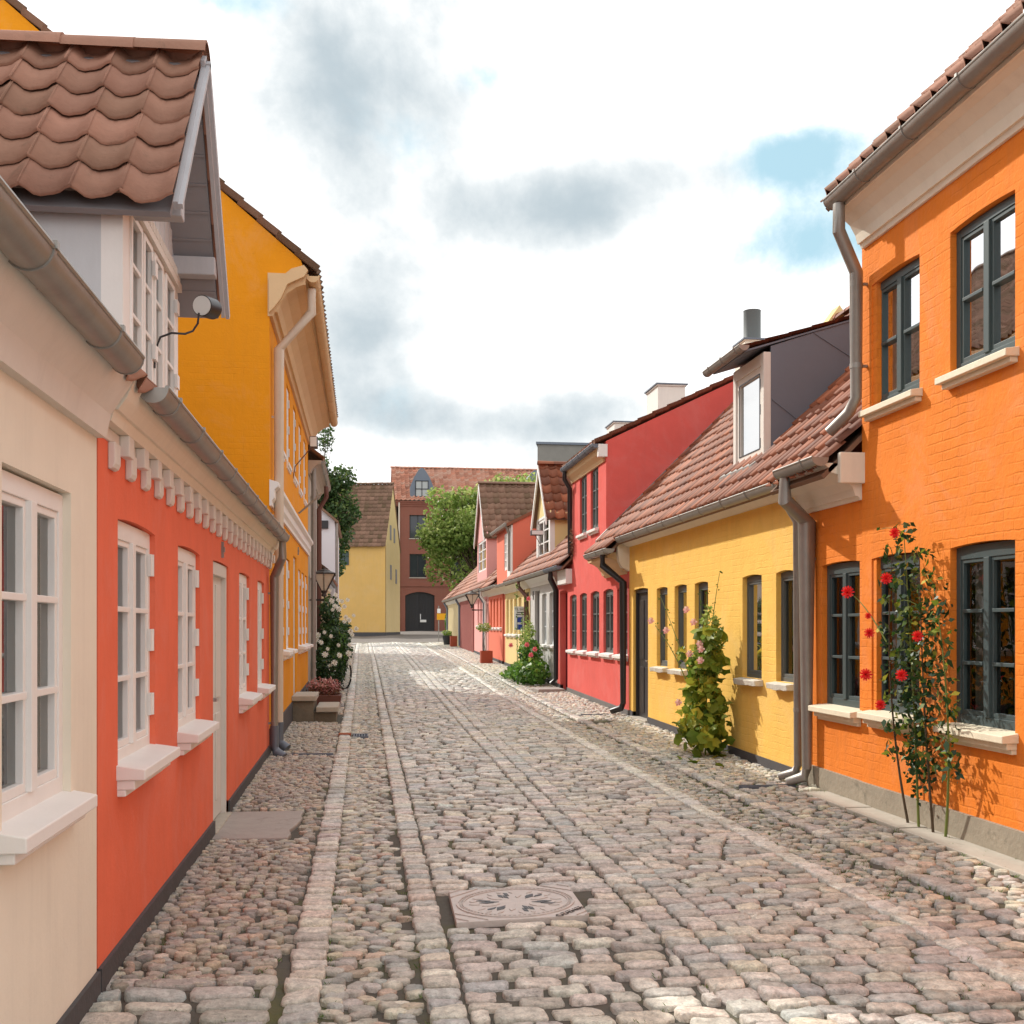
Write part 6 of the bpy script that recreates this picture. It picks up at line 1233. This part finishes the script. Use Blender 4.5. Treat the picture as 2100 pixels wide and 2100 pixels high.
def pots():
    x, y = 4.12, 55.5; z = float(H(4.1, y)); t = thing('plant_pot', 'black pot with a pale plant at the foot of the last cottage', 'pot', (x, y, z)); mb = MB(); mb.lathe((x, y, z), [(.16, 0), (.26, .45), (.28, .46), (.24, .47)], 14); mb.build('pot', M['black'], t); leaves('foliage', [(x, y, z+.58, .27, .27, .16)], 220, .1, LEAF_LIGHT, t, 'leaf', seed=33)
    x, y = 4.2, 52.6; z = float(H(4.1, y)); t = thing('crate', 'small red brown box on the pavement by the olive cream cottage', 'box', (x, y, z)); mb = MB(); mb.box(x-.15, x+.15, y-.3, y+.3, z, z+.5); mb.build('box', M['redbox'], t, bevel=.01)
    x, y = 3.98, 36.4; z = float(H(4., y)); t = thing('square_planter', 'square rust brown planter with thin stems beside the salmon house', 'planter', (x, y, z)); mb = MB()
    a, hh = .19, .40
    for (x0, x1, y0, y1) in ((x-a, x-a+.02, y-a, y+a), (x+a-.02, x+a, y-a, y+a), (x-a+.02, x+a-.02, y-a, y-a+.02), (x-a+.02, x+a-.02, y+a-.02, y+a)): mb.box(x0, x1, y0, y1, z, z+hh)
    mb.box(x-a+.02, x+a-.02, y-a+.02, y+a-.02, z, z+hh-.05); mb.build('box', M['redbox'], t)
    for k in range(3): stemtube(t, curve_path((x-.1+.05*k, y, z+.3), (x-.15, y, z+.7), (x-.12+.06*k, y, z+1.0), 6), .012, .006, M['bark'])
    leaves('foliage', [(x-.08, y, z+1.15, .26, .26, .16)], 320, .07, LEAF_LIGHT, t, 'leaf', seed=35)
pots()
def bicycle():
    x, y = -.42, 25.7; z = float(H(x, y)); t = thing('bicycle', 'black bicycle leaning by the white rose bush, mostly hidden', 'bicycle', (x, y, z)); r = .33
    def wheel(cy, cx, tw):
        n = 32; mb = MB(); P = [(cx+math.sin(tw)*r*math.cos(2*math.pi*i/n), cy+math.cos(tw)*r*math.cos(2*math.pi*i/n), z+r+r*math.sin(2*math.pi*i/n)) for i in range(n+1)]; mb.tube(P, .020, 8, caps=False); w = mb.build('wheel', M['rubber'], t, smooth=True)
        mb = MB()
        for i in range(0, 28): a = 2*math.pi*i/28; mb.tube([(cx, cy, z+r), (cx+math.sin(tw)*r*.95*math.cos(a), cy+math.cos(tw)*r*.95*math.cos(a), z+r+r*.95*math.sin(a))], .0016, 4)
        mb.tube([(cx-.04, cy, z+r), (cx+.04, cy, z+r)], .022, 8); mb.build('spokes', M['chrome'], w)
    wheel(y, x, .45); wheel(y+1.05, x-.12, .1)
    mb = MB(); a = (x-.02, y+.12, z+.86); b = (x-.1, y+.62, z+.30); c = (x-.08, y+.78, z+.82); d = (x-.12, y+1.05, z+r); mb.tube([a, b], .016, 8); mb.tube([b, c], .016, 8); mb.tube([(x-.03, y+.14, z+.80), c], .014, 8); mb.tube([b, d], .011, 8); mb.tube([c, d], .009, 8); mb.tube([(x-.01, y+.16, z+.95), (x, y, z+r)], .015, 8); mb.build('frame', M['black'], t, smooth=True)
    mb = MB(); mb.tube([(x-.30, y+.26, z+1.02), (x-.12, y+.14, z+1.0), (x+.08, y+.14, z+1.0), (x+.26, y+.26, z+1.02)], .012, 8); mb.build('handlebar', M['chrome'], t, smooth=True)
    mb = MB(); mb.hexa([(x-.17, y+.70, z+.90), (x+.01, y+.70, z+.90), (x-.02, y+.95, z+.90), (x-.14, y+.95, z+.90), (x-.14, y+.68, z+.95), (x-.02, y+.68, z+.95), (x-.01, y+.97, z+.96), (x-.15, y+.97, z+.96)]); mb.build('saddle', M['rubber'], t, bevel=.01)
bicycle()
t = thing('climber', 'dry vine with small pale leaves on the red wall beside the upper black downpipe', 'vine', (4.36, 23.2, 3.2)); stemtube(t, curve_path((4.37, 23.2, 3.1), (4.36, 23.3, 3.9), (4.37, 23.2, 4.5), 8), .008, .004, M['bark']); leaves('foliage', [(4.33, 23.15, 3.4, .04, .12, .35)], 130, .05, LEAF_RED, t, 'leaf', seed=41)

def vases():
    for (lab, X, u, z, sgn, hh) in (('small white vase on the sill inside the slate green window', XR, 10.1, .93, 1, .22), ('small white jug inside the nearest coral house window', XL, 6.1, 1.02, -1, .2), ('small white pot inside the second coral house window', XL, 7.85, 1.02, -1, .16)):
        t = thing('vase', lab, 'vase', (X+sgn*.17, u, z)); mb = MB(); mb.lathe((X+sgn*.17, u, z), [(.035, 0), (.06, hh*.3), (.055, hh*.6), (.03, hh*.85), (.04, hh)], 16); mb.build('body', M['white'], t, smooth=True)
vases()
